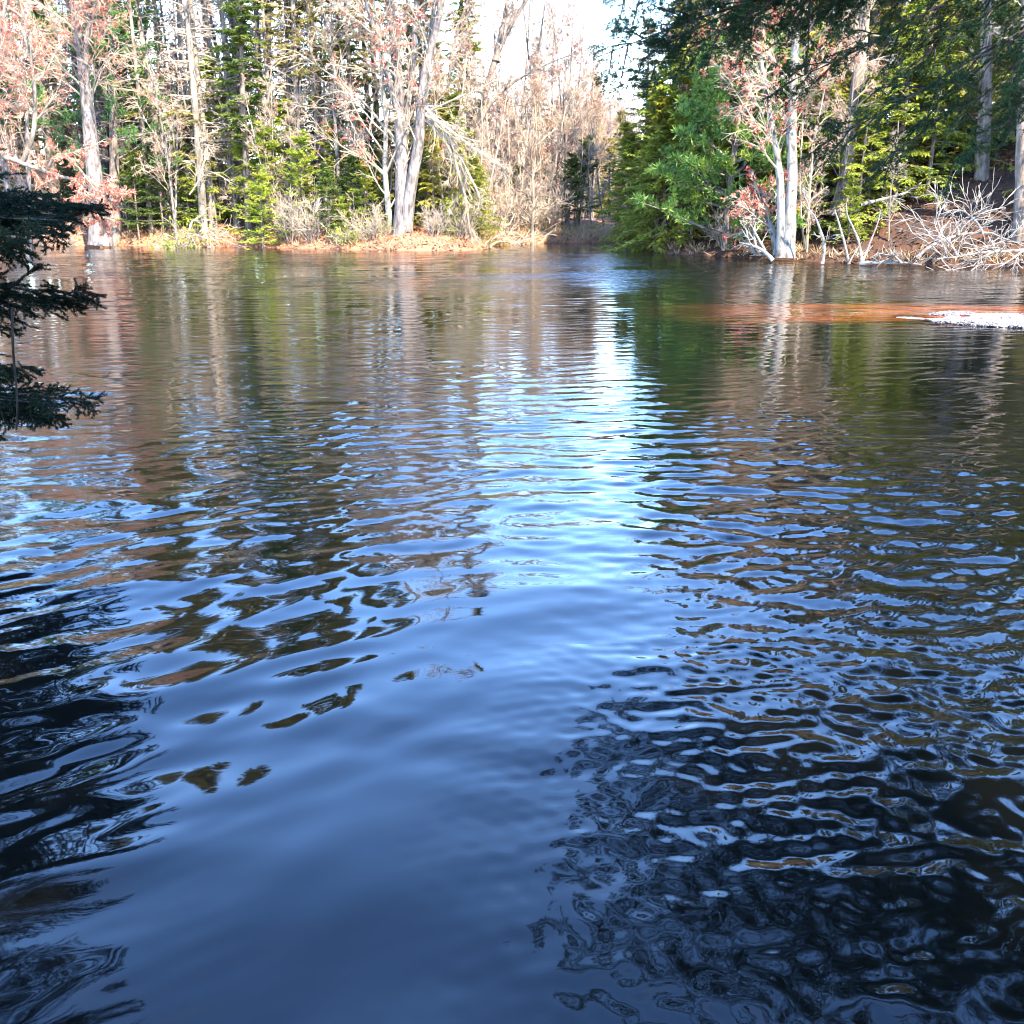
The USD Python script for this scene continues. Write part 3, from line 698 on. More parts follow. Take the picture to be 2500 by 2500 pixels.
# right bank
for a in [('hemlock_y', 0.612, 41.5, 0.75), ('hemlock_y', 0.642, 38.5, 1.0), ('hemlock_y', 0.666, 38.0, 1.1), ('hemlock_y', 0.628, 40, 0.7), ('hemlock_y', 0.835, 33.2, 0.75), ('hemlock_y', 0.87, 33.8, 1.0), ('hemlock_y', 0.90, 33.4, 0.85), ('hemlock_y', 0.945, 34.5, 0.9), ('hemlock_y', 0.80, 34.5, 1.0), ('hemlock_b', 0.628, 45, 0.72), ('hemlock_c', 0.615, 43, 0.75), ('hemlock_c', 0.637, 40.5, 0.8), ('hemlock_a', 0.655, 41, 0.62), ('hemlock_b', 0.672, 39, 0.75), ('hemlock_a', 0.690, 40, 1.0), ('hemlock_c', 0.65, 38.2, 0.75), ('hemlock_c', 0.675, 37.2, 0.55), ('hemlock_a', 0.735, 39.5, 1.0), ('hemlock_b', 0.76, 37, 1.0),
          ('hemlock_a', 0.80, 37, 1.05), ('hemlock_b', 0.845, 36, 1.0), ('hemlock_a', 0.885, 35, 1.05), ('hemlock_b', 0.925, 36, 1.1), ('hemlock_a', 0.97, 35, 1.1), ('hemlock_a', 1.03, 34, 1.1), ('hemlock_c', 0.845, 33.8, 0.55), ('hemlock_c', 0.885, 34.2, 0.6), ('small_fir', 0.828, 32.5, 0.6), ('small_fir', 0.90, 33.8, 0.8),
          ('small_fir_green', 0.735, 35.6, 0.7), ('small_fir', 0.715, 35.4, 0.5), ('maple_b', 0.815, 33.5, 0.75), ('maple_a', 0.86, 35, 0.9), ('sapling_b', 0.79, 33, 0.8), ('sapling_a', 0.868, 31.8, 0.55), ('shrub_a', 0.71, 35.4, 0.8), ('pine_tall', 1.0, 37, 0.9), ('hemlock_a', 1.07, 29.4, 0.9), ('hemlock_c', 1.085, 28.9, 1.1), ('hemlock_b', 1.05, 30.5, 0.8), ('hemlock_b', 1.19, 28.9, 1.0), ('hemlock_a', 1.33, 28.4, 1.1), ('hemlock_b', 1.12, 31.5, 1.0)]:
    row(*a)

rr = np.random.default_rng(77)
zone_of = lambda fx: next(m for m in MARK if m[0] <= fx < m[1])
byset = {}
for r in ROWS:
    byset.setdefault((KINDS[r[0]][1], zone_of(r[1])[2]), []).append(r)
for (desc, zone), rs in byset.items():
    rs.sort(key=lambda r: r[1])
    for i, (key, fx, Y, s, lean, sz) in enumerate(rs):
        name, _, cat = KINDS[key]
        lab = f'{desc} {zone}' if len(rs) == 1 else f'{desc}, {ORD[i]} from the left {zone}'
        rot = rr.uniform(0, 360)
        if key in ('pole_a', 'pole_b', 'fir_a', 'fir_b', 'rusty_fir', 'pine_tall', 'maple_red', 'hemlock_a') and s > 0.84 and fx < 0.46:
            sz = s * 1.3
        place(key, name, lab, cat, fx_to_x(fx, Y), Y, s, rot, (rr.normal(0, 1.5), rr.normal(0, 1.5)), group={'tree': 'trees along the far bank', 'shrub': 'shrubs along the far bank'}[cat], sz=sz)
place('fir_narrow', 'fir_tree', 'tall narrow bright green fir with feathery boughs above a bare stem', 'tree', fx_to_x(0.243, 42.8), 42.8, 1.0, 40)
place('pine_bushy', 'pine_tree', 'bushy bright green young pine beside the white double trunk', 'tree', fx_to_x(0.708, 35.2), 35.2, 1.2, 20)


# ------------------------------------------------------------------ hero trees of the far bank
def hero(name, label, cat='tree'):
    q = UsdGeom.Xform.Define(stage, f'/World/{numbered(name)}')
    return tag(q.GetPrim(), label, cat), q.GetPath()


def resample(pts, k):
    pts = np.array(pts, float)
    s = np.concatenate([[0], np.cumsum(np.linalg.norm(np.diff(pts, axis=0), axis=1))])
    t = np.linspace(0, s[-1], k)
    from scipy.interpolate import PchipInterpolator
    return PchipInterpolator(s, pts)(t)


def stem_from(pts, k=12):
    """pts: (fx, fy, Y) triples, the first at the ground."""
    return resample([at(*p) for p in pts], k)


def hero_bare(name, label, stems, r0s, seed, bark, twigm='twig', budm='bud', main=None, **kw):
    rng = np.random.default_rng(seed)
    q, path = hero(name, label)
    base = np.array(stems[0][0])
    T = np.stack([np.asarray(s) for s in stems])
    R = np.stack([taper(np.array(a), np.array(b), T.shape[1]) for a, b in r0s])
    R[:, 0] *= 1.35
    R[:, 1] *= 1.08
    UsdGeom.Xformable(q).AddTranslateOp().Set(Gf.Vec3d(*map(float, base)))
    T = T - base
    for i in range(len(T)):
        fine = resample(np.c_[T[i], R[i]], 40)
        wob = 1 + 0.10 * (meshkit.noise(np.c_[np.full(40, i * 7.7), np.arange(40) * 0.8, np.zeros(40)], seed) - 0.5)
        MB().add(tubes(fine[:, :3], fine[:, 3] * wob, 12)).build('trunk', MAT[bark], path, smooth=True)
    limb, twig, buds = bare_mesh(rng, T, R, **kw)
    for l_ in limb:
        l_.build('limb', MAT[twigm], path)
    twig.build('twigs', MAT[twigm], path)
    if buds:
        buds.build('buds', MAT[budm], path)
    return path, T, R


# the multi-stemmed maple in the middle
Y = 40.6
hero_bare('maple_tree', 'large multi-stemmed bare maple with pale drooping twigs at the water, picture centre-left', [
    stem_from([(0.391, 0.2435, Y), (0.393, 0.20, Y), (0.392, 0.14, Y), (0.388, 0.07, Y), (0.381, 0.0, Y), (0.370, -0.20, Y + .6)]),
    stem_from([(0.395, 0.2435, Y), (0.4, 0.19, Y - .2), (0.409, 0.14, Y - .4), (0.413, 0.08, Y - .5), (0.426, 0.03, Y - .7), (0.452, -0.20, Y - 1)]),
    stem_from([(0.392, 0.16, Y), (0.396, 0.12, Y + .2), (0.402, 0.08, Y + .3), (0.405, 0.03, Y + .5), (0.409, -0.02, Y + .8), (0.42, -0.24, Y + 1.2)]),
    stem_from([(0.412, 0.12, Y - .4), (0.411, 0.09, Y - .2), (0.419, 0.06, Y), (0.421, 0.03, Y), (0.428, -0.02, Y), (0.436, -0.12, Y)]),
    stem_from([(0.390, 0.115, Y), (0.383, 0.09, Y - .2), (0.374, 0.06, Y - .6), (0.366, 0.03, Y - .9), (0.357, 0.0, Y - 1.2), (0.347, -0.07, Y - 1.6)])],
    [(0.31, 0.03), (0.25, 0.03), (0.14, 0.02), (0.13, 0.02), (0.12, 0.02)], 31, 'maple', budm='bud', n1=19, n2=11, n3=7, l1=3.8, droop=-0.07, bud=0.07, bud_size=0.07, t0=0.22, up1=-0.02)
# slim stem leaning against it
hero_bare('maple_tree', 'slim pale maple stem leaning left of the big multi-stemmed maple', [
    stem_from([(0.383, 0.2415, 40.9), (0.380, 0.21, 40.8), (0.376, 0.17, 40.7), (0.3765, 0.12, 40.6), (0.374, 0.08, 40.5), (0.368, 0.03, 40.4), (0.36, -0.06, 40.4)])],
    [(0.13, 0.015)], 32, 'birch', n1=30, n2=9, n3=6, l1=3.2, droop=-0.06, bud=0.25, bud_size=0.10, t0=0.12)
# long drooping limbs on its right side
q, path = hero('fallen_limb', 'broken pale limb with hanging twigs right of the multi-stemmed maple', 'branch')
rng = np.random.default_rng(33)
for i, pts in enumerate([[(0.410, 0.10, 40.3), (0.428, 0.12, 40), (0.447, 0.15, 39.8), (0.463, 0.18, 39.7), (0.472, 0.205, 39.8)], [(0.412, 0.115, 40.3), (0.433, 0.135, 40), (0.45, 0.175, 39.8), (0.457, 0.21, 39.9), (0.46, 0.238, 40.2)],
                         [(0.41, 0.11, 40.3), (0.437, 0.125, 39.7), (0.462, 0.145, 39.4), (0.487, 0.16, 39.3), (0.497, 0.175, 39.4)]]):
    T = resample([at(*p) for p in pts], 10)
    MB().add(tubes(T, np.linspace(0.065, 0.018, 10), 6)).build('limb', MAT['twig'], path, smooth=True)
    l_, t_, _ = bare_mesh(rng, T[None], taper(np.array([0.05]), np.array([0.015]), 10), n1=16, n2=7, n3=4, l1=2.6, droop=-0.08, t0=0.1, spread=(0.2, 0.6), bias=(0.1, 0, -0.25))
    [x.build('branch', MAT['twig'], path) for x in l_]; t_.build('twigs', MAT['twig'], path)
# the leaning trees right of it
Y = 43.0
hero_bare('leaning_maple', 'dark bare tree leaning right towards the sky gap, right of the multi-stemmed maple', [
    stem_from([(0.462, 0.2405, Y), (0.463, 0.19, Y), (0.466, 0.14, Y), (0.472, 0.10, Y), (0.485, 0.055, Y), (0.502, 0.02, Y), (0.517, -0.005, Y), (0.545, -0.05, Y)]),
    stem_from([(0.484, 0.06, Y), (0.489, 0.035, Y + .2), (0.494, 0.01, Y + .4), (0.498, -0.02, Y + .6), (0.502, -0.06, Y + .7)]),
    stem_from([(0.47, 0.115, Y), (0.495, 0.085, Y), (0.52, 0.07, Y - .3), (0.545, 0.058, Y - .5), (0.565, 0.052, Y - .6)])],
    [(0.21, 0.04), (0.13, 0.02), (0.09, 0.015)], 34, 'conifer', twigm='twig_brown', budm='bud_pink', n1=16, n2=8, n3=6, l1=2.8, bud=0.12, droop=-0.03, t0=0.3)
# second slimmer leaning one, further left
hero_bare('leaning_maple', 'dark bare slim tree behind the multi-stemmed maple leaning right', [
    stem_from([(0.428, 0.238, 44), (0.43, 0.16, 44), (0.437, 0.09, 44), (0.444, 0.04, 44), (0.457, 0.0, 44), (0.47, -0.05, 44)])],
    [(0.14, 0.03)], 35, 'conifer', twigm='twig_brown', budm='bud_pink', n1=22, n2=8, n3=5, l1=3.0, bud=0.2, t0=0.35)
# grey leaning maple at left and the thick pine trunk behind it
Y = 41.6
hero_bare('red_maple', 'leaning grey-trunked maple with red buds at the water, far left', [
    stem_from([(0.098, 0.2392, Y), (0.0955, 0.20, Y), (0.091, 0.16, Y), (0.087, 0.12, Y), (0.083, 0.08, Y), (0.077, 0.04, Y), (0.071, 0.0, Y), (0.06, -0.09, Y)]),
    stem_from([(0.083, 0.085, Y), (0.084, 0.05, Y - .3), (0.088, 0.01, Y - .5), (0.095, -0.05, Y - .7)])],
    [(0.36, 0.06), (0.16, 0.03)], 36, 'maple', n1=22, n2=11, n3=7, l1=4.0, droop=-0.09, bud=0.4, bud_size=0.065, t0=0.32, up1=-0.05, bias=(0.0, -0.35, 0.05))
q, path = hero('red_maple', 'long crooked limb of a red-budded maple reaching in from the left edge')
rng = np.random.default_rng(37)
for pts, r in [([(-0.10, 0.10, 37), (-0.04, 0.13, 37.3), (0.0, 0.152, 37.5), (0.025, 0.16, 37.6), (0.05, 0.17, 37.8), (0.075, 0.176, 38)], 0.15), ([(0.022, 0.158, 37.6), (0.034, 0.12, 37.4), (0.033, 0.08, 37.2), (0.028, 0.04, 37.0), (0.012, -0.02, 37)], 0.09), ([(0.045, 0.168, 37.8), (0.06, 0.15, 37.4), (0.072, 0.158, 37), (0.085, 0.175, 36.8), (0.1, 0.19, 36.6), (0.115, 0.188, 36.5)], 0.06), ([(0.075, 0.176, 38), (0.083, 0.19, 37.7), (0.088, 0.205, 37.6), (0.098, 0.212, 37.5)], 0.05), ([(-0.05, 0.125, 37.3), (-0.02, 0.08, 37), (0.0, 0.03, 36.8), (0.01, -0.04, 36.6)], 0.10)]:
    T = resample([at(*p) for p in pts], 10)
    MB().add(tubes(T, np.linspace(r, r * 0.35, 10), 8)).build('limb', MAT['pole'], path, smooth=True)
    l_, t_, b_ = bare_mesh(rng, T[None], taper(np.array([r]), np.array([r * .3]), 10), n1=16, n2=9, n3=6, l1=2.9, droop=-0.09, t0=0.15, spread=(0.4, 1.1), bud=0.45, bud_size=0.07)
    [x.build('branch', MAT['twig'], path) for x in l_]; t_.build('twigs', MAT['twig'], path); b_.build('buds', MAT['bud'], path)
q, path = hero('pine_tree', 'thick dark pine trunk rising behind the leaning grey maple')
T = stem_from([(0.102, 0.236, 45), (0.101, 0.12, 45), (0.099, 0.03, 45), (0.098, -0.05, 45), (0.096, -0.16, 45)])
fine = resample(T, 30)
MB().add(tubes(fine, np.linspace(0.44, 0.2, 30), 14)).build('trunk', MAT['near_bark'], path, smooth=True)
rng = np.random.default_rng(38)
idx, t, pos, d = spawn(rng, T[None], 34, 0.3, 0.98, 1.1, 1.6)
L = 3.6 * (1.2 - t) * rng.uniform(0.6, 1.1, len(t))
B = grow(rng, pos, d, L, 7, 0.1, (0, 0, 0.01))
MB().add(tubes(B, taper(0.02 + 0.016 * L, np.full(len(L), 0.01), 7), 5)).build('branches', MAT['near_bark'], path)
i2, t2, p2, d2 = spawn(rng, B, 12, 0.35, 1.0, 0.4, 1.0, flat=0.4)
L2 = 0.3 * L[i2] + 0.2
Q = grow(rng, p2, d2, L2, 4, 0.1, (0, 0, 0.1))
tp = np.vstack([lerp_on(Q, np.full(len(Q), a))[0] for a in (0.4, 0.7, 1.0)]); td = np.vstack([lerp_on(Q, np.full(len(Q), a))[1] for a in (0.4, 0.7, 1.0)])
i = np.repeat(np.arange(len(tp)), 9)
MB().add(kites(tp[i], norm(td[i] + 0.8 * rng.normal(size=(len(i), 3))), 0.22, 0.045, norm(rng.normal(size=(len(i), 3))))).build('crown', MAT['pine'], path)
# the white double trunk on the right bank
Y = 31.6
hero_bare('birch_tree', 'white-barked double-trunked bare tree at the water on the right bank', [
    stem_from([(0.768, 0.2515, Y), (0.771, 0.22, Y), (0.7735, 0.17, Y), (0.773, 0.12, Y), (0.776, 0.06, Y), (0.779, 0.0, Y), (0.782, -0.10, Y)]),
    stem_from([(0.763, 0.2515, Y), (0.763, 0.22, Y), (0.762, 0.18, Y), (0.757, 0.14, Y + .2), (0.75, 0.10, Y + .3), (0.742, 0.05, Y + .5), (0.735, -0.02, Y + .5)]),
    stem_from([(0.76, 0.2495, Y + .2), (0.754, 0.225, Y + .5), (0.746, 0.205, Y + .8), (0.738, 0.19, Y + 1)])],
    [(0.19, 0.05), (0.14, 0.03), (0.13, 0.03)], 39, 'birch', n1=24, n2=10, n3=6, l1=3.4, droop=-0.05, bud=0.20, bud_size=0.10, t0=0.3, up1=0.0, budm='bud')
# grey trunks on the slope
hero_bare('grey_tree', 'thick grey trunk leaning right on the slope, right of the white double trunk', [
    stem_from([(0.817, 0.212, 33.5), (0.823, 0.19, 33.5), (0.831, 0.13, 33.5), (0.836, 0.09, 33.5), (0.843, 0.03, 33.5), (0.85, -0.06, 33.5)])],
    [(0.24, 0.12)], 40, 'pole', n1=14, n2=8, n3=5, l1=2.6, t0=0.5, twigm='twig')
hero_bare('grey_tree', 'dark brown trunk on the upper right slope above the driftwood', [
    stem_from([(0.958, 0.208, 33.2), (0.959, 0.16, 33.2), (0.962, 0.10, 33.2), (0.963, 0.04, 33.2), (0.966, -0.06, 33.2)])],
    [(0.24, 0.12)], 41, 'conifer', n1=14, n2=8, n3=5, l1=2.6, t0=0.4, twigm='twig')
hero_bare('grey_tree', 'dark trunk standing at the right edge of the picture behind driftwood', [
    stem_from([(0.997, 0.235, 30), (0.998, 0.16, 30), (1.0, 0.08, 30), (1.003, -0.05, 30)])],
    [(0.2, 0.1)], 42, 'conifer', n1=12, n2=8, n3=5, l1=2.6, t0=0.4, twigm='twig')

# ------------------------------------------------------------------ dead stems and driftwood at the right waterline


def dead_branch(name, label, pts_list, r0, seed, n1=6, n2=4, l1=0.9, mat='drift', cat='driftwood', group=None):
    rng = np.random.default_rng(seed)
    q, path = hero(name, label, cat)
    if group:
        tag(q, group=group)
    for j, pts in enumerate(pts_list):
        T = resample([at(*p) for p in pts], 12)
        r = r0 * (1 if j == 0 else 0.7)
        MB().add(tubes(T, np.linspace(r, r * 0.3, 12), 7)).build('limb', MAT[mat], path, smooth=True)
        if n1:
            idx, t, pos, d = spawn(rng, T[None], n1, 0.15, 0.98, 0.4, 1.0)
            L = l1 * rng.uniform(0.4, 1.2, len(t))
            B = grow(rng, pos, d, L, 6, 0.16)
            m = MB().add(tubes(B, taper(np.full(len(L), r * 0.30), np.full(len(L), 0.007), 6), 4))
            i2, t2, p2, d2 = spawn(rng, B, n2, 0.2, 1, 0.4, 0.9)
            C = grow(rng, p2, d2, L[i2] * 0.5, 4, 0.16)
            m.add(tubes(C, taper(np.full(len(C), 0.011), np.full(len(C), 0.006), 4), 3)).build('twigs', MAT[mat], path)


Yd = 31
dead_branch('dead_stem', 'pale forked dead stem left of the white double trunk', [[(0.737, 0.248, 33), (0.727, 0.225, 33), (0.721, 0.205, 33)], [(0.741, 0.244, 33), (0.733, 0.225, 33), (0.729, 0.205, 33)]], 0.05, 51, 3, 3, 0.7)
dead_branch('driftwood', 'pale driftwood bough lying at the foot of the white double trunk', [[(0.755, 0.2545, 31.2), (0.742, 0.243, 31.5), (0.731, 0.239, 31.8), (0.722, 0.237, 32)], [(0.742, 0.247, 31.6), (0.737, 0.235, 31.8), (0.737, 0.22, 32), (0.745, 0.208, 32)], [(0.747, 0.245, 31.7), (0.739, 0.23, 31.8), (0.732, 0.217, 31.9)]], 0.07, 52, 5, 3, 0.8)
dead_branch('dead_stem', 'crooked dead stem with curled top right of the white double trunk', [[(0.803, 0.2575, 30.6), (0.805, 0.24, 30.6), (0.801, 0.225, 30.6), (0.796, 0.212, 30.6), (0.787, 0.202, 30.7)], [(0.804, 0.238, 30.6), (0.81, 0.231, 30.5)]], 0.06, 53, 4, 3, 0.7)
dead_branch('dead_stem', 'bare pale stake leaning left at the waterline, left of a pair', [[(0.829, 0.258, 30.3), (0.824, 0.235, 30.4), (0.819, 0.217, 30.5), (0.815, 0.205, 30.5)]], 0.05, 54, 0, group='pair of bare stakes')
dead_branch('dead_stem', 'curved bare pale stake at the waterline, taller of a pair', [[(0.841, 0.257, 30.2), (0.839, 0.238, 30.3), (0.832, 0.22, 30.4), (0.827, 0.208, 30.5), (0.8265, 0.198, 30.5)]], 0.05, 55, 0, group='pair of bare stakes')
dead_branch('dead_stem', 'thin grey stick leaning right between stakes and driftwood tangle', [[(0.842, 0.257, 30.2), (0.85, 0.236, 30.4), (0.857, 0.218, 30.6), (0.86, 0.205, 30.8)], [(0.829, 0.257, 30.1), (0.836, 0.245, 30.2), (0.842, 0.236, 30.3)]], 0.035, 56, 2, 2, 0.5)
dead_branch('driftwood', 'long arched silver-grey fallen branch in the driftwood tangle at right', [[(0.895, 0.252, 29.0), (0.905, 0.243, 29.0), (0.925, 0.233, 29.1), (0.945, 0.228, 29.2), (0.965, 0.227, 29.3), (0.985, 0.235, 29.2), (1.0, 0.238, 29)], [(0.935, 0.23, 29.1), (0.948, 0.215, 29.2), (0.965, 0.206, 29.3), (0.982, 0.203, 29.4)], [(0.96, 0.228, 29.2), (0.95, 0.213, 29.2), (0.935, 0.205, 29.2), (0.922, 0.208, 29.2)]], 0.05, 57, 9, 4, 1.2)
dead_branch('driftwood', 'low silver-grey fallen branch with many twigs trailing in the water, far right', [[(1.02, 0.241, 28.6), (0.99, 0.245, 28.6), (0.965, 0.246, 28.5), (0.94, 0.25, 28.5), (0.915, 0.253, 28.6)], [(0.97, 0.246, 28.5), (0.955, 0.255, 28.3), (0.95, 0.26, 28.2)], [(1.0, 0.244, 28.6), (0.985, 0.255, 28.3), (0.975, 0.261, 28.1)], [(0.935, 0.25, 28.5), (0.926, 0.235, 28.7), (0.915, 0.225, 28.8), (0.912, 0.215, 28.9)]], 0.05, 58, 10, 4, 1.2)
dead_branch('driftwood', 'thin upright dead sticks in the middle of the driftwood tangle', [[(0.925, 0.252, 28.9), (0.92, 0.235, 28.9), (0.914, 0.222, 28.9)], [(0.935, 0.25, 28.9), (0.941, 0.23, 28.9), (0.95, 0.215, 28.9)], [(0.95, 0.25, 28.9), (0.97, 0.236, 28.9), (0.99, 0.222, 28.9)]], 0.03, 59, 6, 4, 0.9)
dead_branch('driftwood', 'pale log lying along the water edge between stakes and tangle', [[(0.84, 0.2575, 30.0), (0.86, 0.2565, 29.6), (0.88, 0.2565, 29.3), (0.90, 0.2585, 29.0)], [(0.88, 0.2565, 29.3), (0.873, 0.249, 29.3), (0.868, 0.243, 29.3)]], 0.06, 60, 5, 3, 0.6)
dead_branch('driftwood', 'fallen pale log on the slope above the stakes', [[(0.84, 0.20, 32.5), (0.86, 0.195, 32.6), (0.885, 0.188, 32.7), (0.90, 0.178, 32.8)]], 0.06, 61, 5, 3, 0.8)
dead_branch('driftwood', 'pale dead brush lying at the left bank tip in the middle', [[(0.478, 0.2415, 42.5), (0.488, 0.236, 43), (0.50, 0.237, 43.4), (0.512, 0.2385, 43.8)], [(0.478, 0.238, 42.6), (0.486, 0.23, 42.9), (0.497, 0.226, 43)]], 0.06, 62, 12, 5, 1.3, mat='twig')
dead_branch('dead_stem', 'slim dead trunk standing in shallow water left of the sky gap', [[(0.520, 0.2415, 44.4), (0.5195, 0.225, 44.4), (0.521, 0.20, 44.4), (0.5195, 0.17, 44.4)]], 0.10, 63, 14, 4, 1.2, mat='pole', cat='dead tree')
dead_branch('driftwood', 'bleached fallen branch with curved ribs on the left bank under the spruces', [[(0.185, 0.225, 41.6), (0.19, 0.215, 41.6), (0.20, 0.222, 41.5), (0.212, 0.232, 41.3)], [(0.175, 0.235, 41.6), (0.188, 0.230, 41.5), (0.205, 0.234, 41.4)], [(0.185, 0.19, 42), (0.197, 0.168, 42), (0.20, 0.15, 42)]], 0.05, 64, 9, 4, 1.0, mat='twig')

# ------------------------------------------------------------------ leaf litter, grass, far wood
rng = np.random.default_rng(70)


def shore_points(n, fx0, fx1, dmax):
    """Random spots on land within dmax of the far waterline."""
    out = []
    fs = rng.uniform(fx0, fx1, n * 4)
    Ys = rng.uniform(27, 52, n * 4)
    x = (fs - 0.5) * (Ys * CP + 0.4)
    pt = shapely.points(x, Ys)
    d = shapely.distance(pt, BOUND); ok = ~shapely.contains(RIVER, pt) & (d < dmax)
    x, Ys = x[ok][:n], Ys[ok][:n]
    return np.stack([x, Ys, ground_z(x, Ys)], 1)


for nm, mt, cnt, f0, f1, dm, lab in [('leaf_litter', 'leaf_dry', 15000, -0.05, 0.6, 4.5, 'fallen red-brown leaves covering the sunny left bank'), ('leaf_litter', 'leaf_shaded', 11000, 0.62, 1.06, 8.0, 'brown leaves on the steep right bank, shade painted into their colour')]:
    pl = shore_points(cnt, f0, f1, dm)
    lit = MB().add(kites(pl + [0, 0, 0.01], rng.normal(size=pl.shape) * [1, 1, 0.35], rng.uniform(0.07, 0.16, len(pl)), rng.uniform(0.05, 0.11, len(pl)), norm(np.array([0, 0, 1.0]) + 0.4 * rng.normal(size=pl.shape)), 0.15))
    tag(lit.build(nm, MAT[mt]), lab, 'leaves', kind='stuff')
pl = np.vstack([shore_points(2600, 0.1, 0.62, 0.9), shore_points(1500, 0.63, 1.06, 0.7), shore_points(1800, 0.475, 0.625, 3.0)])
i = np.repeat(np.arange(len(pl)), 6)
d = np.stack([rng.normal(0, 0.5, len(i)), rng.normal(-0.25, 0.5, len(i)), np.full(len(i), 0.55)], 1)
grs = MB().add(kites(pl[i] + rng.normal(0, 0.05, (len(i), 3)) * [1, 1, 0], d, rng.uniform(0.15, 0.42, len(i)), 0.022, norm(rng.normal(size=(len(i), 3)))))
tag(grs.build('dry_grass', MAT['grass_dry']), 'bleached dry grass fringing the far waterline', 'grass', kind='stuff')

wood = UsdGeom.PointInstancer.Define(stage, '/World/distant_wood')
keys = ['fir_a', 'fir_b', 'pole_a', 'maple_a', 'brown_maple', 'hemlock_b', 'sapling_b', 'maple_b', 'hemlock_c', 'fir_dark', 'pole_b']
rel = wood.CreatePrototypesRel()
for k in keys:
    q = UsdGeom.Xform.Define(stage, f'/World/distant_wood/kinds/{k}')
    q.GetPrim().GetReferences().AddInternalReference(P[k])
    rel.AddTarget(q.GetPath())
pos, ids, ori, scl = [], [], [], []
rng = np.random.default_rng(71)


def wood_tree(fx, Y, choices, s):
    x = fx_to_x(fx, Y)
    pos.append((x, Y)); ids.append(keys.index(choices[rng.integers(len(choices))])); scl.append(s * rng.uniform(0.75, 1.1)); ori.append(rng.uniform(0, 6.28))


for _ in range(80):
    wood_tree(rng.uniform(-0.12, 0.47), rng.uniform(50, 80), ['fir_b', 'pole_a', 'maple_a', 'brown_maple', 'hemlock_b', 'sapling_b', 'maple_b', 'brown_maple'], 0.66)
for _ in range(48):
    wood_tree(rng.uniform(-0.1, 0.33), rng.uniform(46, 60), ['brown_maple', 'maple_b', 'maple_a', 'maple_a', 'pole_b', 'pole_a'], 1.5)
for _ in range(16):
    wood_tree(rng.uniform(0.65, 1.0), rng.uniform(39, 50), ['brown_maple', 'maple_a'], 1.3)
for _ in range(50):
    wood_tree(rng.uniform(-0.1, 0.47), rng.uniform(45, 60), ['hemlock_c', 'sapling_b', 'sapling_b', 'maple_b'], 0.6)
for _ in range(70):
    wood_tree(rng.uniform(0.46, 0.60), rng.uniform(60, 120), ['brown_maple', 'maple_a', 'brown_maple', 'maple_b', 'hemlock_c'], 0.8)
for _ in range(25):
    wood_tree(rng.uniform(0.58, 0.64), rng.uniform(80, 130), ['brown_maple', 'maple_a', 'hemlock_c'], 0.8)
for _ in range(75):
    wood_tree(rng.uniform(0.64, 1.1), rng.uniform(39, 65), ['hemlock_b', 'fir_a', 'maple_a', 'hemlock_c', 'fir_dark', 'hemlock_b'], 0.95)
pos = np.array(pos)
zz = ground_z(pos[:, 0], pos[:, 1])
wood.CreatePositionsAttr(Vt.Vec3fArray.FromNumpy(np.c_[pos, zz].astype(np.float32)))
wood.CreateProtoIndicesAttr(Vt.IntArray(ids))
wood.CreateScalesAttr(Vt.Vec3fArray.FromNumpy(np.repeat(np.array(scl)[:, None], 3, 1).astype(np.float32)))
wood.CreateOrientationsAttr(Vt.QuathArray([Gf.Quath(math.cos(a / 2), 0, 0, math.sin(a / 2)) for a in ori]))
tag(wood.GetPrim(), 'mixed wood of firs and bare trees reaching back behind the banks', 'wood', kind='stuff')

# ------------------------------------------------------------------ foam over the sunken ledge
rng = np.random.default_rng(80)
import trimesh
ico = trimesh.creation.icosphere(0, 1.0)


def blobs(c, r, flat=0.5):
    V = (np.asarray(ico.vertices)[None] * r[:, None, None] * np.array([1.3, 1.0, flat]) + c[:, None]).reshape(-1, 3)
    return V, (np.asarray(ico.faces)[None] + (np.arange(len(c)) * len(ico.vertices))[:, None, None]).reshape(-1, 3)


foam_mat = usdkit.material(stage, '/World/Looks/foam', {'g': ('geometry', {}), 'n': ('noise_texture', {'scale': 7.0, 'detail': 4.0, 'roughness': 0.7}), 'r': ('rgb_ramp', {'ramp': [(0.34, (0.06, 0.045, 0.04)), (0.5, (0.095, 0.085, 0.09)), (0.64, (0.16, 0.155, 0.16))]}), 'p': ('principled_bsdf', {'roughness': 0.3})}, [('g.position', 'n.vector'), ('n.fac', 'r.fac'), ('r.color', 'p.base_color')], surface='p.BSDF')
n = 20000
t = rng.uniform(0, 1, n) ** 0.8
x0, y0 = on_water(0.875, 0.3115); x1, y1 = on_water(1.04, 0.3165)
off = np.clip(rng.normal(0, 0.5, n), -1.1, 1.1)
wid = 0.02 + 0.80 * np.minimum(t * 1.5, 1) ** 0.8
cx = x0 + (x1 - x0) * t
cy = y0 + (y1 - y0) * t + off * wid + 0.08 * np.sin(cx * 1.7) + 0.04 * np.sin(cx * 5.3)
fn = meshkit.fbm(np.stack([cx * 1.3, cy * 3.2, np.zeros(n)], 1), 4, 5)
keep = fn > 0.31 + 0.16 * np.abs(off) + 0.10 * np.clip(off, 0, 1)
lump = (0.015 + 0.11 * np.clip(fn - 0.42, 0, 1)) * np.minimum(t * 3, 1)
cx, cy, lump = cx[keep], cy[keep], lump[keep]
cz = wave_field(cx, cy) + lump * rng.random(len(cx)) ** 0.6 - 0.004
fo = MB().add(blobs(np.stack([cx, cy, cz], 1), rng.uniform(0.006, 0.026, len(cx))))
tag(fo.build('foam', foam_mat, smooth=True), 'white foam where the current breaks over the sunken ledge at right', 'foam', kind='stuff')

# ------------------------------------------------------------------ the near trees: spruce on the left, hemlock on the right


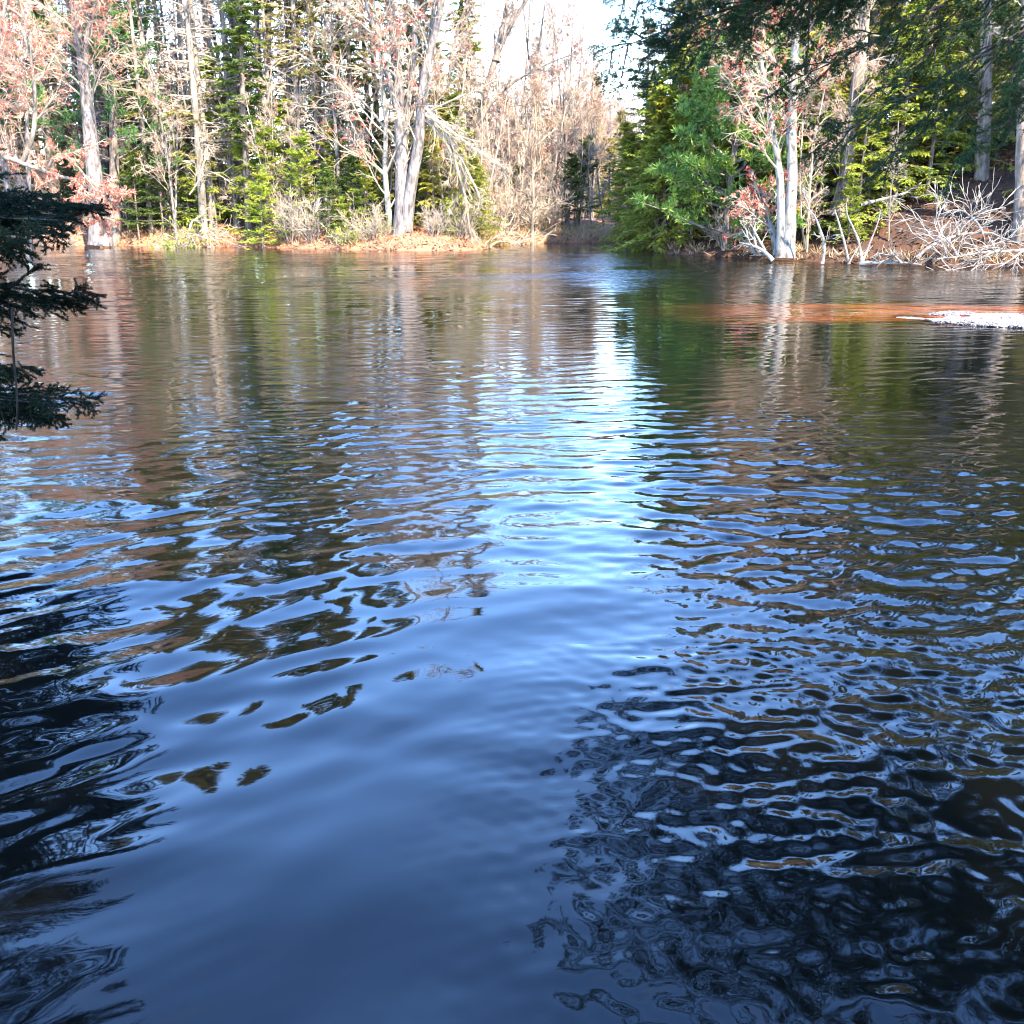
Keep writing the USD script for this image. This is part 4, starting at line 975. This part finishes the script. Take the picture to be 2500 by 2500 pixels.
def needle_shoots(rng, Q, density, nl, nw, around=True):
    """Needles set along polylines Q (N,k,3)."""
    L = np.linalg.norm(np.diff(Q, axis=1), axis=2).sum(1)
    n = np.maximum((L * density).astype(int), 4)
    idx = np.repeat(np.arange(len(Q)), n)
    t = rng.random(len(idx))
    pos, tan = lerp_on(Q[idx], t)
    if around:
        perp = norm(np.cross(tan, rng.normal(size=tan.shape)))
        d = norm(tan * 0.75 + perp * rng.uniform(0.6, 1.0, (len(idx), 1)) + np.array([0, 0, 0.12]))
    else:
        side = np.where(rng.random(len(idx)) < 0.5, 1.0, -1.0)[:, None]
        perp = norm(np.cross(tan, [0, 0, 1.0]) * side + 0.30 * rng.normal(size=tan.shape))
        d = norm(tan * 0.45 + perp)
    ln = nl * rng.uniform(0.7, 1.15, len(idx)) * np.clip((1.05 - t) * 6, 0.5, 1)
    up = norm(rng.normal(size=pos.shape) + np.array([0, 0, 0.6]))
    return slivers(pos, d, ln, nw, up) if around else kites(pos, d, ln, nw, up)


def spruce_bough(name, seed, L=1.8):
    rng = np.random.default_rng(seed)
    root = proto(name)
    A = grow(rng, np.zeros((1, 3)), np.array([[1, 0, 0.05]]), np.array([L]), 12, 0.05, (0, 0, 0.006))
    A -= np.linspace(0, 1, 12)[None, :, None] * (A[:, -1:] - np.array([L, 0, 0]))
    i1, t1, p1, d1 = spawn(rng, A, 30, 0.10, 0.98, 0.7, 1.0, flat=0.25, even=True)
    L1 = L * 0.42 * (1.02 - t1) ** 0.8 * rng.uniform(0.6, 1.15, len(t1)) + 0.07
    B = grow(rng, p1, d1, L1, 6, 0.07, (0.02, 0, -0.035))
    i2, t2, p2, d2 = spawn(rng, B, 8, 0.15, 0.95, 0.6, 0.95, flat=0.35, even=True)
    L2 = 0.42 * L1[i2] * (1.1 - t2) * rng.uniform(0.6, 1.1, len(t2)) + 0.04
    C = grow(rng, p2, d2, L2, 4, 0.08, (0, 0, -0.05))
    m = MB().add(tubes(A, taper(np.array([0.013]), np.array([0.002]), 12), 6)).add(tubes(B, taper(np.full(len(B), 0.0045), np.full(len(B), 0.0015), 6), 4)).add(tubes(C, taper(np.full(len(C), 0.002), np.full(len(C), 0.001), 4), 3))
    m.build('wood', MAT['near_bark'], root)
    nm = MB()
    for Q, w in ((A[:, 5:], 500), (B, 520), (C, 520)):
        nm.add(needle_shoots(rng, Q, w * 2.2, 0.020, 0.0038))
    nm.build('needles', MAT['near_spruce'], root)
    return root


def hemlock_bough(name, seed, L=4.6, n1=38, droop=-0.03):
    rng = np.random.default_rng(seed)
    root = proto(name)
    A = grow(rng, np.zeros((1, 3)), np.array([[1, 0, 0.10]]), np.array([L]), 16, 0.05, (0, 0, droop * 0.6))
    A -= np.linspace(0, 1, 16)[None, :, None] * (A[:, -1:] - np.array([L, 0, 0]))
    i1, t1, p1, d1 = spawn(rng, A, n1, 0.16, 0.99, 0.6, 1.05, flat=0.45, even=True)
    L1 = L * 0.22 * (1.05 - t1) ** 0.7 * rng.uniform(0.5, 1.2, len(t1)) + 0.12
    B = grow(rng, p1, d1, L1, 8, 0.08, (0.03, 0, droop))
    i2, t2, p2, d2 = spawn(rng, B, 9, 0.12, 0.98, 0.7, 1.1, flat=0.55, even=True)
    L2 = 0.40 * L1[i2] * (1.1 - t2) * rng.uniform(0.5, 1.1, len(t2)) + 0.05
    C = grow(rng, p2, d2, L2, 5, 0.08, (0, 0, droop * 1.6))
    i3, t3, p3, d3 = spawn(rng, C, 4, 0.2, 0.95, 0.7, 1.1, flat=0.5, even=True)
    D = grow(rng, p3, d3, 0.45 * L2[i3] * (1.1 - t3) + 0.02, 3, 0.08, (0, 0, droop * 2))
    m = MB().add(tubes(A, taper(np.array([0.022]), np.array([0.003]), 16), 7)).add(tubes(B, taper(np.full(len(B), 0.007), np.full(len(B), 0.002), 8), 4)).add(tubes(C, taper(np.full(len(C), 0.0026), np.full(len(C), 0.0012), 5), 3))
    m.build('wood', MAT['near_bark'], root)
    nm = MB()
    for Q, w in ((B[:, 3:], 260), (C, 300), (D, 320)):
        nm.add(needle_shoots(rng, Q, w * 1.1, 0.018, 0.0054, around=False))
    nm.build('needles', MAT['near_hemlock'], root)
    return root


for k in range(3):
    P[f'spruce_bough_{k}'] = spruce_bough(f'spruce_bough_{"abc"[k]}', 90 + k)
    P[f'hemlock_bough_{k}'] = hemlock_bough(f'hemlock_bough_{"abc"[k]}', 95 + k)


def bough_on(path, key, base, tip, L, roll=0.0):
    base, tip = np.asarray(base, float), np.asarray(tip, float)
    q = UsdGeom.Xform.Define(stage, f'{path}/{numbered("bough", str(path))}')
    x = norm(tip - base); y = norm(np.cross([0, 0, 1.0], x)); z = np.cross(x, y)
    c, s_ = math.cos(roll), math.sin(roll)
    y, z = y * c + z * s_, z * c - y * s_
    s = float(np.linalg.norm(tip - base) / L)
    m = np.eye(4); m[0, :3], m[1, :3], m[2, :3], m[3, :3] = x * s, y * s, z * s, base
    q.AddTransformOp().Set(Gf.Matrix4d(*m.ravel().tolist()))
    q.GetPrim().GetReferences().AddInternalReference(P[key])
    q.GetPrim().SetInstanceable(True)


rng = np.random.default_rng(100)
q, path = hero('spruce_tree', 'shaded dark spruce with hanging boughs at the left edge, nearest the camera')
base = np.array([-4.0, 5.6, 0.3])
T = grow(rng, base[None] - [0, 0, 0.5], np.array([[0.01, 0, 1.0]]), np.array([13.0]), 12, 0.01)
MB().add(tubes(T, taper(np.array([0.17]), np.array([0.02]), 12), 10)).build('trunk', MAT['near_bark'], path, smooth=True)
LB = 1.8
for (fx, fy, Y, zb) in [(0.095, 0.2, 5.6, 1.95), (0.06, 0.215, 5.3, 1.9), (0.05, 0.19, 5.9, 2.0), (0.02, 0.235, 5.2, 1.75), (0.093, 0.287, 5.7, 1.5), (0.03, 0.30, 5.9, 1.5), (0.088, 0.392, 5.6, 1.05), (0.05, 0.395, 5.3, 0.95), (0.035, 0.36, 5.9, 1.1), 
                         (-0.02, 0.25, 5.2, 1.6), (-0.02, 0.40, 5.4, 0.9)]:
    tip = at(fx, fy, Y)
    b = T[0, 0] + (T[0, -1] - T[0, 0]) * ((zb + 0.2) / 13.0)
    for j in range(2):
        bough_on(path, f'spruce_bough_{rng.integers(3)}', b + [0, 0, -0.12 * j], tip + rng.normal(0, 0.05, 3) * j - [0.12 * j, 0, 0.04 * j], LB, rng.normal(0, 0.3))
for z in np.arange(0.7, 12.6, 0.20):
    b = T[0, 0] + (T[0, -1] - T[0, 0]) * ((z + 0.2) / 13.0)
    for j in range(3):
        a = rng.uniform(0, 6.28)
        ln = 1.75 * (1 - z / 14.5) * rng.uniform(0.7, 1.15)
        tip = b + ln * np.array([math.cos(a), math.sin(a), -0.12 + 0.03 * z * 0.4 + rng.normal(0, 0.08)])
        f = (tip[0] / (tip[1] * CP + (CAM_H - tip[2]) * SP)) + 0.5
        if f > -0.02 and z < 3.6:
            continue
        bough_on(path, f'spruce_bough_{rng.integers(3)}', b, tip, LB, rng.normal(0, 0.25))
# a thin dead twig hanging straight down
T2 = resample([at(0.012, 0.30, 5.2), at(0.013, 0.345, 5.2), at(0.0165, 0.385, 5.2), at(0.016, 0.42, 5.2)], 10)
MB().add(tubes(T2, np.linspace(0.007, 0.005, 10), 6)).build('dead_twig', MAT['dead_twig'], path, label='bare twig hanging straight down')

q, path = hero('hemlock_tree', 'shaded near hemlock whose drooping boughs hang into the top right corner')
base = np.array([5.6, 6.6, 0.3])
T = grow(rng, base[None] - [0, 0, 0.5], np.array([[0.0, 0, 1.0]]), np.array([15.0]), 12, 0.01)
MB().add(tubes(T, taper(np.array([0.28]), np.array([0.03]), 12), 12)).build('trunk', MAT['near_bark'], path, smooth=True)
LH = 4.6


def trunk_at(z):
    return T[0, 0] + (T[0, -1] - T[0, 0]) * ((z + 0.2) / 15.0)


for (fx, fy, Y, zb) in [(0.583, 0.056, 8.0, 3.85), (0.64, 0.065, 8.3, 3.9), (0.768, 0.081, 7.0, 4.1), (0.807, 0.138, 6.5, 3.9), (0.85, 0.165, 6.8, 3.7), (0.93, 0.165, 6.6, 3.4), (0.97, 0.13, 7.0, 3.3), (0.74, 0.02, 7.8, 4.3), (0.99, 0.07, 6.0, 3.8), (0.70, 0.035, 7.4, 4.0), (0.88, 0.07, 7.0, 4.2)]:
    for j in range(2 if fx < 0.62 else 1):
        bough_on(path, f'hemlock_bough_{rng.integers(3)}', trunk_at(zb - 0.15 * j), at(fx, fy, Y) + j * (rng.normal(0, 0.12, 3) + [0.25, 0, 0.02]), LH, rng.normal(0.5, 0.3))
for fx, fy, Y in [(0.545, 0.93, 6.6), (0.556, 0.86, 7.0), (0.575, 0.78, 7.6), (0.59, 0.91, 6.4), (0.64, 0.775, 7.8), (0.65, 0.83, 7.4), (0.69, 0.93, 6.2), (0.555, 0.99, 6.0), (0.73, 0.785, 7.8), (0.62, 0.86, 7.0), (0.76, 0.83, 7.0)]:
    r_ = ray(fx, fy)       # boughs over the water, seen there only as reflections
    tip = np.array([r_[0] / r_[1] * Y, Y, -r_[2] / r_[1] * Y - CAM_H])
    bough_on(path, f'hemlock_bough_{rng.integers(3)}', trunk_at(tip[2] + 0.9), tip, LH, rng.normal(0.2, 0.3))
for z in np.arange(3.0, 14.5, 0.60):
    b = trunk_at(z)
    for j in range(3):
        a = rng.uniform(0, 6.28)
        ln = (4.7 * (1 - (z / 16) ** 1.2) + 0.5) * rng.uniform(0.6, 1.2)
        tip = b + ln * np.array([math.cos(a), math.sin(a), -0.16 + rng.normal(0, 0.08)])
        r_ = tip - np.array([0, 0, CAM_H])
        dep = r_[1] * CP - r_[2] * SP
        fx_, fy_ = 0.5 + r_[0] / dep, 0.5 - (r_[1] * SP + r_[2] * CP) / dep
        if dep > 0 and -0.1 < fx_ < 1.03 and fy_ > -0.02:
            continue
        if tip[0] < 0.35:
            continue
        bough_on(path, f'hemlock_bough_{rng.integers(3)}', b, tip, LH, rng.normal(0, 0.25))

# trees on the near bank behind the camera, which shade it
for i, (x, y, s, lab) in enumerate([(2.6, -2.6, 1.0, 'hemlock behind the camera, nearest to the shore'), (6.5, -1.5, 1.0, 'hemlock behind the camera, right of the path'), (10.5, 1.2, 1.05, 'hemlock right of the near hemlock on the near bank'), (-1.5, -5.0, 1.05, 'hemlock behind the camera, left of the path'),
                                    (5.0, -6.5, 1.1, 'hemlock far behind the camera on the near bank'), (8.6, 2.4, 0.95, 'hemlock between the near hemlock and the camera side trees'), (9.0, 4.4, 0.95, 'hemlock just right of the near hemlock'), (9.5, -5.0, 1.1, 'hemlock far behind the camera to the right'), (-5.5, -2.0, 1.0, 'hemlock behind the near spruce on the near bank'), (0.6, -7.5, 1.0, 'hemlock furthest behind the camera')]):
    place('hemlock_a', 'hemlock_tree', lab, 'tree', x, y, s, i * 57)
